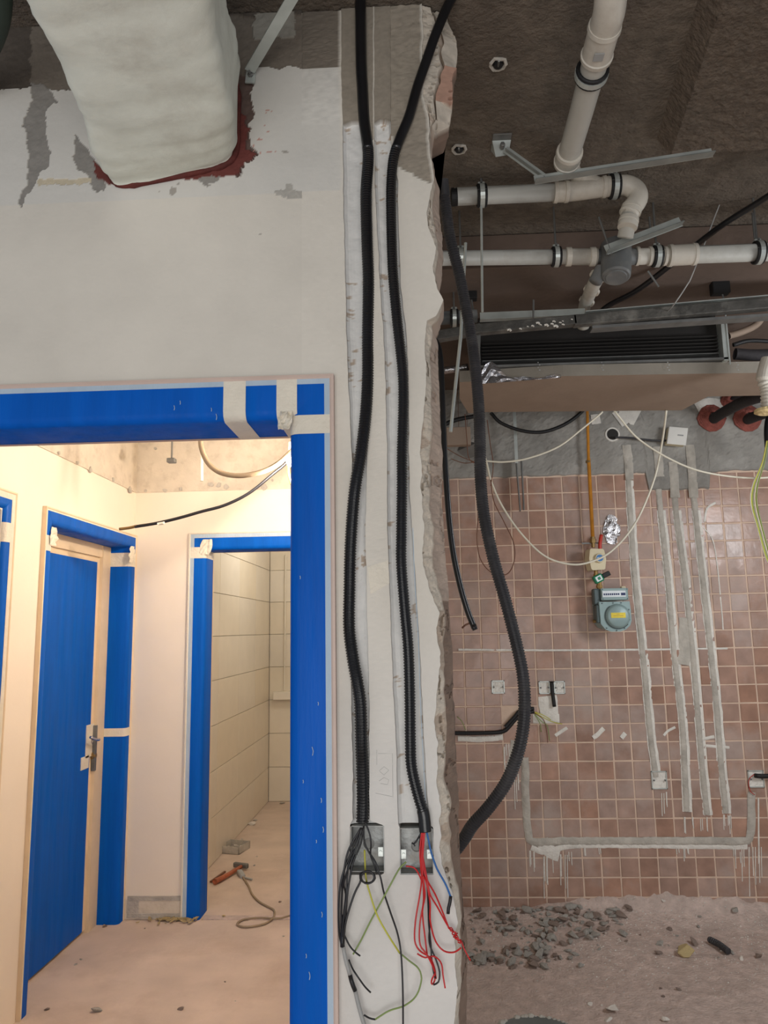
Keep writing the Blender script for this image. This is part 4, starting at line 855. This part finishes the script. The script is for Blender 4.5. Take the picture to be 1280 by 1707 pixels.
# strut channel
t_ = thing('strut_channel', 'vertical galvanised hanging strut below the left end of the paper-faced box', 'bracket', AY(862,770,4.2))
MB().bar(AY(856,655,4.2), AY(861,772,4.2), .018, .004, (0,1,0)).build('upper_strip', 'galv', t_)
MB().bar(AY(860,765,4.25), AY(867,852,4.25), .006, .03, (0,1,0)).bar(AY(869,765,4.25), AY(873,850,4.25), .006, .03, (0,1,0)).build('lower_channel', 'galvd', t_)
t_ = thing('loose_bracket', 'crumpled grey sheet bracket with wires left of the thick conduit', 'bracket', AY(780,745,4.1))
MB().add([AY(u, v, Y) for u, v, Y in ((768,735,4.1),(795,738,4.05),(798,760,4.1),(778,765,4.12),(762,752,4.08))], [(0,1,2,3,4)]).add([AY(u, v, Y) for u, v, Y in ((768,735,4.15),(795,738,4.1),(798,760,4.15),(778,765,4.17),(762,752,4.13))], [(0,1,2,3,4)]).build('sheet', 'galvd', t_)
q = AY(780,740,4.1); MB().rod(q, (q[0],q[1],SLAB), .0015, 5).build('hanging_wire', 'wbrn', t_)
# round hole sleeve and white box
t_ = thing('wall_sleeve', 'round hole lined with a pale pipe sleeve in the cement band', 'pipe', AY(1020,725,TY-.015))
p = np.array(AY(1021,724,TY-.02))
MB().lathe(p, (0,1,0), [(0,.032),(0,.042),(.02,.046),(.021,.032)], 24).build('ring', 'cemw', t_); MB().lathe(p+np.array([0,-.001,0]), (0,1,0), [(0,.0),(.0,.033),(.0005,.033)], 24).build('dark_mouth', 'dark', t_)
t_ = thing('white_box', 'tilted white square plastic box hanging on the cement band', 'junction box', AY(1127,728,4.25)); c = np.array(AY(1127,728,4.25)); an = .2
Fb = lambda x, y, z: (c[0]+x*math.cos(an)+z*math.sin(an), c[1]+y-.25*x, c[2]-x*math.sin(an)*1+z*math.cos(an))
MB().box((-.05,-.022,-.052), (.05,-.016,.052), .003, Fb).build('lid', 'white', t_); MB().box((-.048,-.016,-.05), (.048,.03,.05), .003, Fb).build('base', 'cremp', t_)
MB().box((-.0,-.0235,.0), (.03,-.022,.008), 0, Fb).build('printed_mark', 'wgry', t_)
# gas line
t_ = thing('gas_pipe', 'thin yellow gas pipe dropping down the tiled wall to the meter', 'pipe', AY(985,800,4.27))
MB().tube([AY(978,650,4.26), AY(981,770,4.26)], .0085, 12).tube([AY(981,765,4.26), AY(988,898,4.26)], .0105, 12).build('pipe_run', 'ygas', t_, smooth=True)
MB().lathe(AY(988,895,4.26), (0,0,-1), [(0,.014),(.012,.014),(.013,.018),(.035,.018),(.036,.011),(.06,.011)], 6).build('union_nut', 'brass', t_)
MB().box(AY(970,907,4.262), AY(1003,904,4.268)).build('wall_clip', 'galvd', t_)
MB().lathe(AY(980,768,4.26), (0,0,-1), [(0,.014),(.012,.014)], 8).build('pipe_ring', 'brass', t_)
t_ = thing('gas_shutoff', 'cream plastic shut-off device with round blue badge above the meter', 'valve', AY(992,933,4.24)); c = np.array(AY(992,933,4.25))
pl = [(-.040,.05),(-.036,.058),(.03,.056),(.038,.048),(.046,-.0),(.038,-.055),(.03,-.06),(-.03,-.062),(-.038,-.055),(-.047,.0)]
MB().prism(pl, lambda x,z: (c[0]+x+.004, c[1]-.045, c[2]+z), lambda x,z: (c[0]+x-.006, c[1]+.03, c[2]+z)).build('body', 'cremp', t_)
MB().lathe((c[0]+.012,c[1]-.045,c[2]+.004), (0,-1,0), [(0,.027),(.012,.026),(.016,.023)], 24).build('dial', 'cremp', t_)
MB().lathe((c[0]+.012,c[1]-.061,c[2]+.004), (0,-1,0), [(0,.019),(.001,.019)], 24).build('badge', 'bluel', t_)
MB().box((c[0]-.002,c[1]-.0635,c[2]-.0), (c[0]+.026,c[1]-.062,c[2]+.007)).build('badge_print', 'whitel', t_)
tag(MB().tube(spline([(c[0]+.03,c[1],c[2]+.05), (c[0]+.032,c[1],c[2]+.09), (c[0]+.045,c[1]+.01,c[2]+.14)], .01), .010, 10).build('plug', 'redp', t_, smooth=True), 'red plastic plug on top of the device')
MB().lathe((c[0],c[1],c[2]-.06), (0,0,-1), [(0,.012),(.02,.012),(.021,.016),(.035,.016)], 6).build('union_nut', 'brass', t_)
t_ = thing('gas_valve', 'small green-labelled gas valve with black lever between device and meter', 'valve', AY(1000,963,4.24)); c = np.array(AY(998,964,4.24)); an = .45
Fv = lambda x, y, z: (c[0]+x*math.cos(an)-z*math.sin(an), c[1]+y, c[2]+x*math.sin(an)+z*math.cos(an))
MB().box((-.032,-.024,-.022), (.02,.015,.022), .005, Fv).build('body', 'green', t_); MB().box((-.022,-.0255,-.014), (.012,-.024,.014), 0, Fv).build('label_plate', 'whitel', t_); MB().box((-.012,-.027,-.008), (.004,-.0255,.008), 0, Fv).build('label_mark', 'green', t_)
MB().box((.02,-.018,-.013), (.066,.006,.013), .003, Fv).build('lever', 'rub', t_)
MB().lathe((c[0],c[1],c[2]-.02), (0,0,-1), [(0,.014),(.018,.014),(.019,.018),(.034,.018),(.035,.012),(.055,.012),(.056,.019),(.07,.019)], 8).build('union_nut', 'brass', t_)
# gas meter
t_ = thing('gas_meter', 'grey-green gas meter with yellow label on the tiled wall', 'gas meter', AY(1018,1048,TY)); c = np.array(AY(1019,1017,4.24))
Fm = lambda y: (lambda x, z: (c[0]+x, c[1]+y, c[2]+z))
body_ = [(-.075,.045),(.09,.045),(.094,.0),(.094,-.06),(.085,-.085),(.06,-.108),(.03,-.118),(-.02,-.118),(-.05,-.105),(-.072,-.075)]
MB().prism(body_, lambda x,z: Fm(-.045)(x,z), lambda x,z: Fm(-.035)(x*1.0,z)).prism(body_, lambda x,z: Fm(-.035)(x*.96-.004,z*.96), lambda x,z: Fm(.06)(x*.9-.022,z*.9)).build('case', 'meter', t_)
smooth_by_angle(MB().lathe((c[0]+.02,c[1]-.045,c[2]-.035), (0,-1,0), [(0,.068),(.006,.066),(.016,.058),(.02,.052),(.021,.0)], 32).build('front_bulge', 'meter', t_), 40)
MB().tube([(c[0]+.02+.066*math.cos(a), c[1]-.048, c[2]-.035+.066*math.sin(a)) for a in np.linspace(2.2,5.6,24)], .0045, 6).build('groove_ring', 'meterd', t_)
MB().box((c[0]-.062,c[1]-.050,c[2]+.052), (c[0]+.084,c[1]+.04,c[2]+.118), .004).box((c[0]-.062,c[1]-.052,c[2]+.056),(c[0]+.084,c[1]-.049,c[2]+.064)).box((c[0]-.062,c[1]-.052,c[2]+.108),(c[0]+.084,c[1]-.049,c[2]+.116)).build('index_housing', 'meter', t_)
MB().box((c[0]-.056,c[1]-.0535,c[2]+.070), (c[0]+.070,c[1]-.050,c[2]+.104)).build('index_window', 'whitel', t_)
b = MB()
for k in range(8): b.box((c[0]-.05+k*.011,c[1]-.0545,c[2]+.080), (c[0]-.042+k*.011,c[1]-.0535,c[2]+.090))
b.box((c[0]+.044,c[1]-.0545,c[2]+.078),(c[0]+.068,c[1]-.0535,c[2]+.092)); b.build('counter_digits', 'ink', t_)
MB().box((c[0]-.02,c[1]-.0675,c[2]-.03-.014), (c[0]+.058,c[1]-.065,c[2]-.03+.014), .0005).build('yellow_plate', 'yel', t_)
MB().box((c[0]+.01,c[1]-.0685,c[2]-.025), (c[0]+.026,c[1]-.0675,c[2]-.023)).box((c[0]-.008,c[1]-.0685,c[2]-.034), (c[0]+.046,c[1]-.0675,c[2]-.032)).build('plate_print', 'brass', t_)
MB().box((c[0]-.098,c[1]-.03,c[2]+.03), (c[0]-.062,c[1]+.03,c[2]+.118), .006).box((c[0]-.09,c[1]-.035,c[2]-.07), (c[0]-.07,c[1]+.05,c[2]+.03), .005).build('side_pipe_case', 'meterd', t_)
for x_, z_ in ((-.062,.037),(.0,.038),(.045,.038),(.086,-.0),(.086,-.055),(.055,-.1),(.01,-.112),(-.045,-.098)): MB().lathe((c[0]+x_*.96,c[1]-.045,c[2]+z_), (0,-1,0), [(0,.004),(.003,.004)], 8).build('screw', 'meterd', t_)
for x_, z_ in ((-.055,.06),(-.055,.112),(.078,.06),(.078,.112)): MB().lathe((c[0]+x_,c[1]-.052,c[2]+z_), (0,-1,0), [(0,.003),(.003,.003)], 8).build('screw', 'meterd', t_)
MB().rod((c[0]-.09,c[1],c[2]-.06), (c[0]-.105,c[1],c[2]-.06), .009, 10).build('side_plug', 'brass', t_)
MB().box((c[0]+.06,c[1]-.01,c[2]+.115), (c[0]+.085,c[1]+.02,c[2]+.13), .003).build('corner_cap', 'cremp', t_)
# crumpled foil on the wall
b = MB(); n = 11; cc = AY(1020,882,TY-.02); vv = []
for i in range(n):
    for j in range(n):
        a = (i/(n-1)-.5); c_ = (j/(n-1)-.5); sh = 1-.45*abs(a*2)**2*abs(c_*2)
        vv.append((cc[0]+a*.10*sh+.02*noise.noise(Vector((i,j,3.3))), TY-.008-.009*abs(noise.noise(Vector((i*.8,j*.8,1.1)))), cc[2]+c_*.17*sh+.02*noise.noise(Vector((i,j,7.1)))))
b.add(vv, [(i*n+j, (i+1)*n+j, (i+1)*n+j+1, i*n+j+1) for i in range(n-1) for j in range(n-1)])
tag(b.build('foil_patch', 'foil'), 'crumpled shiny foil stuck on the tiles beside the gas pipe', 'foil')
# black cables in the left chase
t_ = thing('chase_cable', 'flat black conduit in the chase rising to the joined metal boxes', 'conduit', AY(800,1222,TY-.01))
MB().tube(spline(onY([(745,1222),(763,1222),(800,1222),(836,1220),(848,1212),(860,1198),(874,1189),(890,1186)], TY-.022), .015), .011, 10).build('lower_tube', 'rub', t_, smooth=True)
MB().tube(spline(onY([(842,1212),(856,1197),(868,1184),(890,1181)], TY-.03), .015), .010, 10).build('upper_tube', 'rub', t_, smooth=True)
MB().tube(spline(onY([(919,1136),(921,1155),(924,1178)], TY-.022), .015), .010, 10).build('short_tube', 'rub', t_, smooth=True)
for i, pts in enumerate(([(892,1188),(905,1196),(920,1203),(937,1207)], [(891,1190),(903,1203),(912,1210),(916,1235)], [(891,1189),(906,1200),(911,1220),(913,1238)], [(891,1191),(900,1206),(902,1220)], [(891,1187),(905,1192),(918,1200)])):
    cable(pts, TY-.04, .0022, ('wyel','wgrn','wbrn','wgrn','wyel')[i], ('yellow wire end pointing right from the joined boxes','green-yellow wire hanging lowest below the joined boxes','brown wire hanging below the joined boxes','short green-yellow wire at the conduit mouth','short yellow wire lying along the joined boxes')[i], 'wire')
cable([(770,1047),(778,1040),(790,1038)], 2.1, .0025, 'wbrn', 'tiny brown wire at the end of the short conduit', 'wire')
cable([(762,1195),(770,1203),(776,1217)], TY-.03, .002, 'wgrn', 'pale wire curl above the horizontal black conduit', 'wire')
cable([(1258,1293),(1270,1294),(1300,1293)], TY-.03, .012, 'rub', 'black conduit entering the right metal box from the edge')
cable([(1258,1290),(1248,1300),(1250,1318),(1258,1325)], TY-.02, .0022, 'redp', 'thin red-brown wire curl at the right metal box', 'wire')
# hanging yellow wires at the right edge
gy = 'yellow-green wires hanging at the right edge'
for i in range(7):
    q = random.uniform(-3,3); cable([(1279+q*.6,735),(1272+q,770),(1258+q*2,810),(1256+q*2.4,840),(1266+q*2,880),(1280+q*2,930),(1292+q,950)], 3.9-.02*i, .0028, ('wyel','wgrn','wcab')[i%3], 'thin wire in the yellow-green bundle hanging at the right edge', 'wire', gy)
cable([(1283,690),(1279,715),(1280,745)], 3.9, .018, 'bk', 'black conduit end feeding the yellow-green wires')
cable([(1278,1050),(1286,1052)], 4.2, .003, 'wbrn', 'wire tip at the extreme right edge', 'wire') if False else None
# red wrapped insulated pipes
for i, (u, v, lab, pts) in enumerate(((1186,697,'left insulated pipe entering the wall through a red-wrapped hole', [(1186,700,4.3),(1210,685,4.1),(1245,668,3.8),(1290,655,3.6)]), (1246,697,'right insulated pipe entering the wall through a red-wrapped hole', [(1244,700,4.3),(1265,692,4.1),(1300,680,3.9)]), (1215,668,'upper insulated pipe with red wrap just under the paper-faced box', [(1215,668,4.31),(1240,655,4.2),(1290,640,4.0)]))):
    t_ = thing('insulated_pipe', lab, 'pipe', AY(u, v, 4.3)); c = np.array(AY(u, v, TY-.02)); b = MB(); R0 = .072 if i < 2 else .04
    for q in range(7):
        rr = R0*(1-.09*q); b.tube([(c[0]+rr*math.cos(k*.45)*(1+.06*math.sin(k*1.9+q)), c[1]-.006*q-.004*math.sin(k*2.3+q), c[2]+rr*math.sin(k*.45)) for k in range(15)], .010, 7)
    b.build('red_wrap', 'redwrap', t_, smooth=True)
    MB().tube(spline([AY(*p) for p in pts], .02), .030 if i < 2 else .02, 16).build('foam_sleeve', 'insul', t_, smooth=True)
# right edge grey flexible trap and cables over the box
t_ = thing('flexible_trap', 'pale ribbed flexible pipe at the right picture edge', 'pipe', AY(1276,650,3.4))
P = spline(onY([(1282,600),(1276,620),(1274,635),(1279,650),(1281,680)], 3.1), .004); k = np.arange(len(P)); MB().tube(P, np.where(k > len(P)*.4, np.where((k//2) % 2, .030, .025), .033), 20).build('ribbed_hose', 'pvcw', t_, smooth=False)
MB().lathe(AY(1278,682,3.1), (0,0,-1), [(0,.03),(0,.048),(.012,.05),(.02,.035)], 20).build('flange', 'foam', t_)
for i, (pts, r, m, lab) in enumerate((([(1222,575),(1250,568),(1300,570)], .010, 'rub', 'black cable looping above the right end of the box'), ([(1225,590),(1260,592),(1310,590)], .028, 'insul', 'dark insulated pipe behind the right bracket'), ([(1215,560),(1240,552),(1262,540),(1275,520)], .016, 'paper', 'bent brown paper flap above the right bracket'))):
    pts, r, m, lab = pts, r, m, lab
    cable(pts, YF+.15, r, m, lab, 'pipe' if i == 1 else 'cable')
# left side clutter behind broken edge
cable([(738,618),(780,612)], 3.4, .018, 'foil', 'shiny foil-wrapped pipe stub behind the wall edge', 'pipe')
t_ = thing('board_offcut', 'brown board offcut hanging behind the slanting rod', 'board', AY(765,742,4.0)); MB().box(AY(745,742,4.0), AY(783,715,4.05), .002).build('board', 'paper', t_); q = AY(765,720,4.03); MB().rod(q, (q[0],q[1],SLAB), .0015, 5).build('hanging_wire', 'wbrn', t_)

# ================================================================ KITCHEN FLOOR
def rock(seed, n=2):
    r = random.Random(seed); import bmesh
    bmx = bmesh.new(); bmesh.ops.create_icosphere(bmx, subdivisions=n, radius=1)
    sc_ = (1, r.uniform(.5,.9), r.uniform(.25,.6)); cut = [(Vector((r.gauss(0,1), r.gauss(0,1), r.gauss(0,1))).normalized(), r.uniform(.35,.75)) for _ in range(11)]
    for v in bmx.verts:
        for nn, dd_ in cut:
            k = v.co.dot(nn)-dd_
            if k > 0: v.co -= nn*k
        v.co += v.co*noise.noise(v.co*3+Vector((seed,0,0)))*.12; v.co = Vector((v.co.x*sc_[0], v.co.y*sc_[1], v.co.z*sc_[2]))
    me = bpy.data.meshes.new('rubble_chunk'); bmx.to_mesh(me); bmx.free(); return me
rocks = {m: [] for m in ('stone','stone2','stonew')}
for m in rocks:
    for s_ in range(5):
        me = rock(s_+11*len(m)); me.materials.append(M[m]); rocks[m].append(me)
def moundz(x, y):
    d = TY-y; h = .060*math.exp(-(d/.13)**2)+.035*math.exp(-((d-.25)/.2)**2)*max(0, min(1, (1.35-x)/.5)); h += .085*math.exp(-(d/.035)**2)*max(0, math.sin((x-.55)*2.2))*(.75+.5*fbm(x, 0, 9)) if x > .55 else 0
    return h+.005+.004*fbm(x, y, 7)+.0025*fbm(x, y, 26)
xs3 = np.linspace(.03,2.48,170); ys3 = np.linspace(3.0,4.328,100); v = [(x, y, moundz(x, y)*min(1, (y-3.0)/.2)+.001) for x in xs3 for y in ys3]
b = MB().add(v, [(i*100+j, (i+1)*100+j, (i+1)*100+j+1, i*100+j+1) for i in range(169) for j in range(99)])
tag(b.build('dust_layer', 'dust', smooth=True), 'layer of grit and dust heaped along the foot of the tiled wall', 'dust', kind='stuff')
def put(m, x, y, s_, z=None, name='rubble_chunk', label=None, cat='rubble', group=None):
    o = bpy.data.objects.new(name, random.choice(rocks[m])); C.objects.link(o); o.scale = (s_, s_, s_); o.rotation_euler = (random.uniform(-.4,.4), random.uniform(-.4,.4), random.uniform(0,6.3))
    o.location = (x, y, (moundz(x, y) if z is None else z)+s_*.3); return tag(o, label, cat, group)
gl = 'rubble heaped at the foot of the tiled wall'
cnt = 0
while cnt < 280:
    cl = random.random()
    if cl < .55: u = 785+random.betavariate(1.3,1.4)*270; v_ = 1528+random.betavariate(1,2.2)*45
    elif cl < .8: u = random.gauss(905,26); v_ = random.gauss(1578,16)
    elif cl < .92: u = random.gauss(815,22); v_ = random.gauss(1590,7)
    else: u = 785+random.random()*480; v_ = 1528+random.random()*60
    x, y, _ = AZ(u, v_, .03)
    if y > 4.29: y = 4.29-random.random()*.05
    put(random.choice(['stone','stone','stone2']), x, y, random.choice([.008,.010,.013,.016,.020,.026,.034,.042]), label='grey chunk of broken mortar in the rubble by the tiled wall', group=gl); cnt += 1
which = iter(('standing highest against the tiles','under the tallest one','touching the tiles right of the heap','farthest down right','near the left conduit loop','at the heap middle','close to the wall, upper middle','lying lowest in the heap','against the wall, leftmost'))
for u, v_, s_ in ((985,1540,.035),(1005,1548,.03),(1022,1538,.028),(993,1565,.035),(880,1560,.026),(925,1555,.028),(950,1548,.024),(900,1592,.024),(860,1540,.025)):
    x, y, _ = AZ(u, v_, .03); put('stone', x, y, s_, label='larger grey mortar lump, '+next(which), group='larger lumps in the rubble')
for (u, v_, s_, m, lab) in ((1020,1683,.03,'stonew','white chip lying right of the bucket, largest'), (1015,1700,.016,'stonew','small white chip below the large white chip'), (983,1672,.013,'stonew','small white chip nearest right of the bucket rim'), (1003,1675,.008,'stonew','tiny white chip between two white chips'), (1108,1700,.022,'stonew','white chip at the bottom edge right of centre'), (1236,1597,.014,'stonew','white chip near the floor crack at right'), (1132,1650,.012,'stone2','brown pebble on the bare floor, right one'), (1100,1648,.010,'stone2','brown pebble on the bare floor, left one'), (1105,1660,.009,'stone2','brown pebble on the bare floor, lowest one'), (1108,1535,.012,'stonew','pale chip on the dust below the tiles'), (967,1612,.02,'stone','grey lump standing apart below the rubble'), (905,1607,.014,'stone2','dark splinter stone standing in the dust')):
    x, y, _ = AZ(u, v_, .01); put(m, x, y, s_*1.35, label=lab, cat='stone', name='stone_chip')
b = MB()
for _ in range(1500):
    u = 780+random.random()*510; v_ = 1525+random.betavariate(1,2.2)*140; x, y, _z = AZ(u, v_, .02)
    if y > 4.32: continue
    s_ = random.uniform(.002,.006); z = moundz(x, y)
    vv = [(x+s_*math.cos(k*2.1+s_*999), y+s_*math.sin(k*2.1+s_*999), z) for k in range(3)]+[(x, y, z+s_)]; b.add(vv, [(0,1,3),(1,2,3),(2,0,3)])
tag(b.build('grit', 'stone'), 'fine loose grit scattered over the kitchen floor', 'grit', kind='stuff')
p = np.array(AZ(1145,1585,.03)); bmx = MB()
o = tag(bpy.data.objects.new('foam_lump', rock(77, 3)), 'yellow-brown expanding foam lump on the dusty floor', 'foam'); o.data.materials.append(M['foam']); C.objects.link(o); o.scale = (.055,.05,.11); o.location = (p[0], p[1], moundz(p[0],p[1])+.03)
t_ = thing('hose_offcut', 'short black corrugated tube offcut lying on the floor', 'hose', AZ(1197,1575,.02)); P = spline([AZ(1182,1566,.026), AZ(1198,1574,.026), AZ(1214,1586,.026)], .003); k = np.arange(len(P)); MB().tube(P, np.where((k//2)%2, .0155, .013), 14).build('tube', 'bkd', t_)
t_ = thing('black_cap', 'small black plastic cap lying at the left end of the rubble', 'cap', AZ(789,1558,.02)); p = np.array(AZ(789,1558,.03)); MB().lathe(p-np.array([0,0,.02]), (0,0,1), [(0,.016),(.03,.017),(.032,.012),(.025,.010)], 14).build('cup', 'rub', t_)
# bucket seen at the bottom edge
bc = np.array(AZ(898,1742,.32)); t_ = thing('bucket', 'dark mortar-crusted bucket whose rim shows at the bottom edge', 'bucket', (bc[0], bc[1], 0))
Rb = abs(AZ(976,1742,.32)[0]-bc[0])
smooth_by_angle(MB().lathe((bc[0],bc[1],.005), (0,0,1), [(0,Rb*.78),(.31,Rb),(.315,Rb*1.05),(.325,Rb*1.05),(.33,Rb*1.0),(.32,Rb*.95),(.02,Rb*.74),(.02,.0)], 48).build('pail', 'bucket', t_), 40)
b = MB()
for k in range(60): a_ = k*.105+random.random()*.05; r_ = random.uniform(.006,.015); p = (bc[0]+Rb*1.0*math.cos(a_), bc[1]+Rb*1.0*math.sin(a_), .335); b.lathe((p[0],p[1],.33), (0,0,1), [(0,r_),(r_*.6,r_*.7),(r_*.8,r_*.2)], 6)
o = b.build('mortar_crust', 'cem', t_); o['kind'] = 'stuff'
MB().tube([(bc[0]+Rb*1.06*math.cos(a), bc[1]-Rb*1.06*math.sin(a), .30-.12*math.sin(a)) for a in np.linspace(0,math.pi,20)], .004, 6).build('handle', 'galvd', t_)

# ================================================================ HALL OBJECTS
t_ = thing('hall_lamp', 'bright bare lamp bulb hanging by the near door jamb in the hall', 'lamp', (-.66,3.6,2.36)); c = (AY(487,764,3.6)[0], 3.6, AY(487,764,3.6)[2])
MB().lathe((c[0],c[1],c[2]+.04), (0,0,-1), [(0,.012),(.02,.016),(.035,.027),(.055,.03),(.075,.024),(.085,.008)], 16).build('bulb', 'lamp', t_, smooth=True)
MB().lathe((c[0],c[1],c[2]+.09), (0,0,-1), [(0,.008),(.01,.018),(.05,.018)], 14).build('holder', 'cremp', t_)
MB().tube([(c[0],c[1],c[2]+.08), (c[0],c[1],SLAB)], .003, 6).build('flex', 'wblk', t_)
cable([(334,725),(336,748),(347,772),(368,788),(400,793),(435,787),(460,775),(478,760),(500,735)], 3.5, .0125, 'gcab', 'thick grey-brown cable looping down from the hall ceiling')
cable([(490,745),(478,770),(455,790),(415,822),(375,842),(335,853),(300,863),(262,872),(225,878)], 3.7, .008, 'wblk', 'black cable sagging left across the hall end wall')
cable([(228,877),(215,880),(199,882)], 3.7, .0075, 'brass', 'brown stripped end of the sagging black cable')
cable([(263,873),(275,871)], 3.7, .0095, 'tape', 'bit of pale tape on the sagging black cable', 'tape')
cable([(481,770),(482,790),(487,808)], 3.65, .010, 'brass', 'tan cable joint wrapped beside the hall lamp')
for (u, v, u2, v2, lab) in ((287,738,286,768,'short threaded rod hanging in the hall with a clip, left one'), (331,738,336,802,'longer pale hanging strip right of the short rod')):
    t_ = thing('hanging_rod', lab, 'rod', AY(u, v, 3.9)); MB().rod((*AY(u, v, 3.9)[:2], SLAB), AY(u2, v2, 3.9), .005 if u < 300 else .010, 8).build('rod', 'galvd' if u < 300 else 'tape', t_)
    q = np.array(AY(u2, v2, 3.9)); MB().box(tuple(q-np.array([.022,.02,.012])), tuple(q+np.array([.022,.02,.012])) , .003).build('clip', 'galvd', t_) if u < 300 else None
# cord, hammer, pail etc in the bathroom
P = [AZ(u, v, .008) for u, v in ((405,1462),(415,1478),(420,1490),(432,1503),(448,1512),(457,1518),(455,1530),(440,1540),(410,1545),(395,1541),(405,1533),(430,1530),(462,1531),(480,1527),(520,1515))]
t_ = thing('power_cord', 'grey power cord with plug curling over the bathroom threshold', 'cord', P[0]); MB().tube(spline(P, .02), .0055, 8).build('cord', 'gcab', t_, smooth=True)
MB().bar(P[0], AZ(399,1452,.02), .035, .025, bev=.005).tube([P[0], AZ(420,1466,.01)], .006, 6).build('plug', 'wgry', t_)
t_ = thing('hammer', 'hammer with reddish wooden handle lying on the bathroom floor', 'hammer', AZ(385,1455,.02))
MB().tube([AZ(358,1470,.02), AZ(375,1461,.022), AZ(405,1443,.022)], [.018,.014,.012], 10).build('handle', 'wood', t_, smooth=True); MB().bar(AZ(390,1441,.025), AZ(413,1444,.025), .03, .03, bev=.005).build('head', 'galvd', t_)
tag(MB().bar(AZ(351,1470,.01), AZ(375,1453,.012), .012, .01).build('steel_chisel', 'wbrn'), 'thin dark chisel lying left of the hammer', 'chisel')
for u, v, s_, lab in ((391,1418,.05,'open cardboard tray of rubble against the bathroom wall'),):
    x, y, _ = AZ(u, v, .0); t_ = thing('rubble_tray', lab, 'tray', (x, y, 0)); w_ = .085
    b = MB(); 
    for a_, b_ in (((-w_,-w_,0),(w_,w_,.005)), ((-w_,-w_,0),(-w_+.005,w_,.05)), ((w_-.005,-w_,0),(w_,w_,.05)), ((-w_,-w_,0),(w_,-w_+.005,.05)), ((-w_,w_-.005,0),(w_,w_,.05))): b.box(a_, b_, 0, lambda X,Y_,Z: (x+X*.9+Y_*.25, y+Y_-.25*X, Z))
    b.build('tray', 'cem', t_)
    for k in range(9): put(random.choice(['stone','stonew']), x+random.uniform(-.05,.05), y+random.uniform(-.05,.05), random.uniform(.015,.028), z=.02, label='chip of rubble inside the grey tray', group='chips in the tray')
for u, v, s_, lab in ((419,1375,.04,'white and grey rubble lump farther along the bathroom wall'),(425,1368,.025,'small lump behind the farther rubble lump'),(403,1400,.022,'small lump between tray and farther lumps'),(470,1340,.03,'distant grey lump near the bathroom end wall'),(428,1428,.012,'crumb right of the tray, upper'),(424,1443,.014,'crumb right of the hammer head'),(466,1504,.016,'brown crumb at the threshold right of the cord'),(160,1687,.030,'dark stone on the hall floor at lower left'),(78,1683,.016,'brown pebble near the left door foot'),(300,1683,.018,'flat brown chip on the hall floor'),(375,1637,.010,'small brown crumb on the hall floor, centre'),(392,1669,.008,'dark crumb on the hall floor, right'),(135,1600,.010,'dark crumb near the side door, upper'),(126,1608,.011,'dark crumb near the side door, lower'),(241,1548,.012,'crumb below the hall wall corner'),(472,1561,.010,'crumb by the near jamb'),(173,1546,.028,'orange-brown crumb heap at the foot of the side door jamb')):
    x, y, _ = AZ(u, v, .0); y = min(y, 7.15)
    put('stonew' if 'white' in lab else ('stone2' if 'brown' in lab else 'stone'), x, y, s_, z=-.002, label=lab, cat='stone', name='stone_chip')
b_ = 0
for k in range(46):
    u = random.gauss(302,26); v = 1533+random.gauss(0,5)-(0 if u < 345 else 4)+(u-300)*-.03
    if u > 352: v = 1530
    x, y, _ = AZ(u, v, 0); s_ = random.uniform(.008,.024)
    me = rocks['stone'][0]
    if k == 0: fm = rock(5,1); fm.materials.append(M['foam'])
    o = bpy.data.objects.new('foam_crumb', fm); C.objects.link(o); o.scale = (s_*1.3,s_,s_*.8); o.location = (x, min(y, 4.325) if not -1.24 < x < -.5 else min(y, 4.40), .004+s_*.5); o.rotation_euler = (0,0,random.uniform(0,6)); tag(o, 'yellow crumb of foam at the foot of the bathroom door jamb', 'crumb', 'yellow foam crumbs on the threshold')
tag(MB().box((-1.24,4.342,.0), (-.5,4.40,.004)).build('threshold_strip', 'dust'), 'dusty strip along the bathroom threshold', 'threshold')
# shelf outline and pipe on bathroom end wall
x0, _, z0 = AY(457,1166,7.2); x1, _, z1 = AY(490,1152,7.2)
tag(MB().box((x0,7.13,z0), (x1+.3,7.2,z1), .004).build('wall_shelf', 'btile'), 'small cream tiled ledge on the bathroom end wall', 'shelf')
rod(AY(476,925,7.17), AY(474,1150,7.17), .008, 'thin vertical pipe on the bathroom end wall', 'tape', 'thin_pipe', 'pipe')
# dark green pipe behind the duct at the top left
tag(MB().tube(spline([AY(-60,150,1.64), AY(-20,90,1.5), AY(3,20,1.38), AY(0,-100,1.25)], .03), .02, 14).build('green_pipe', 'green2', smooth=True), 'dark green pipe in the top left corner behind the duct', 'pipe')
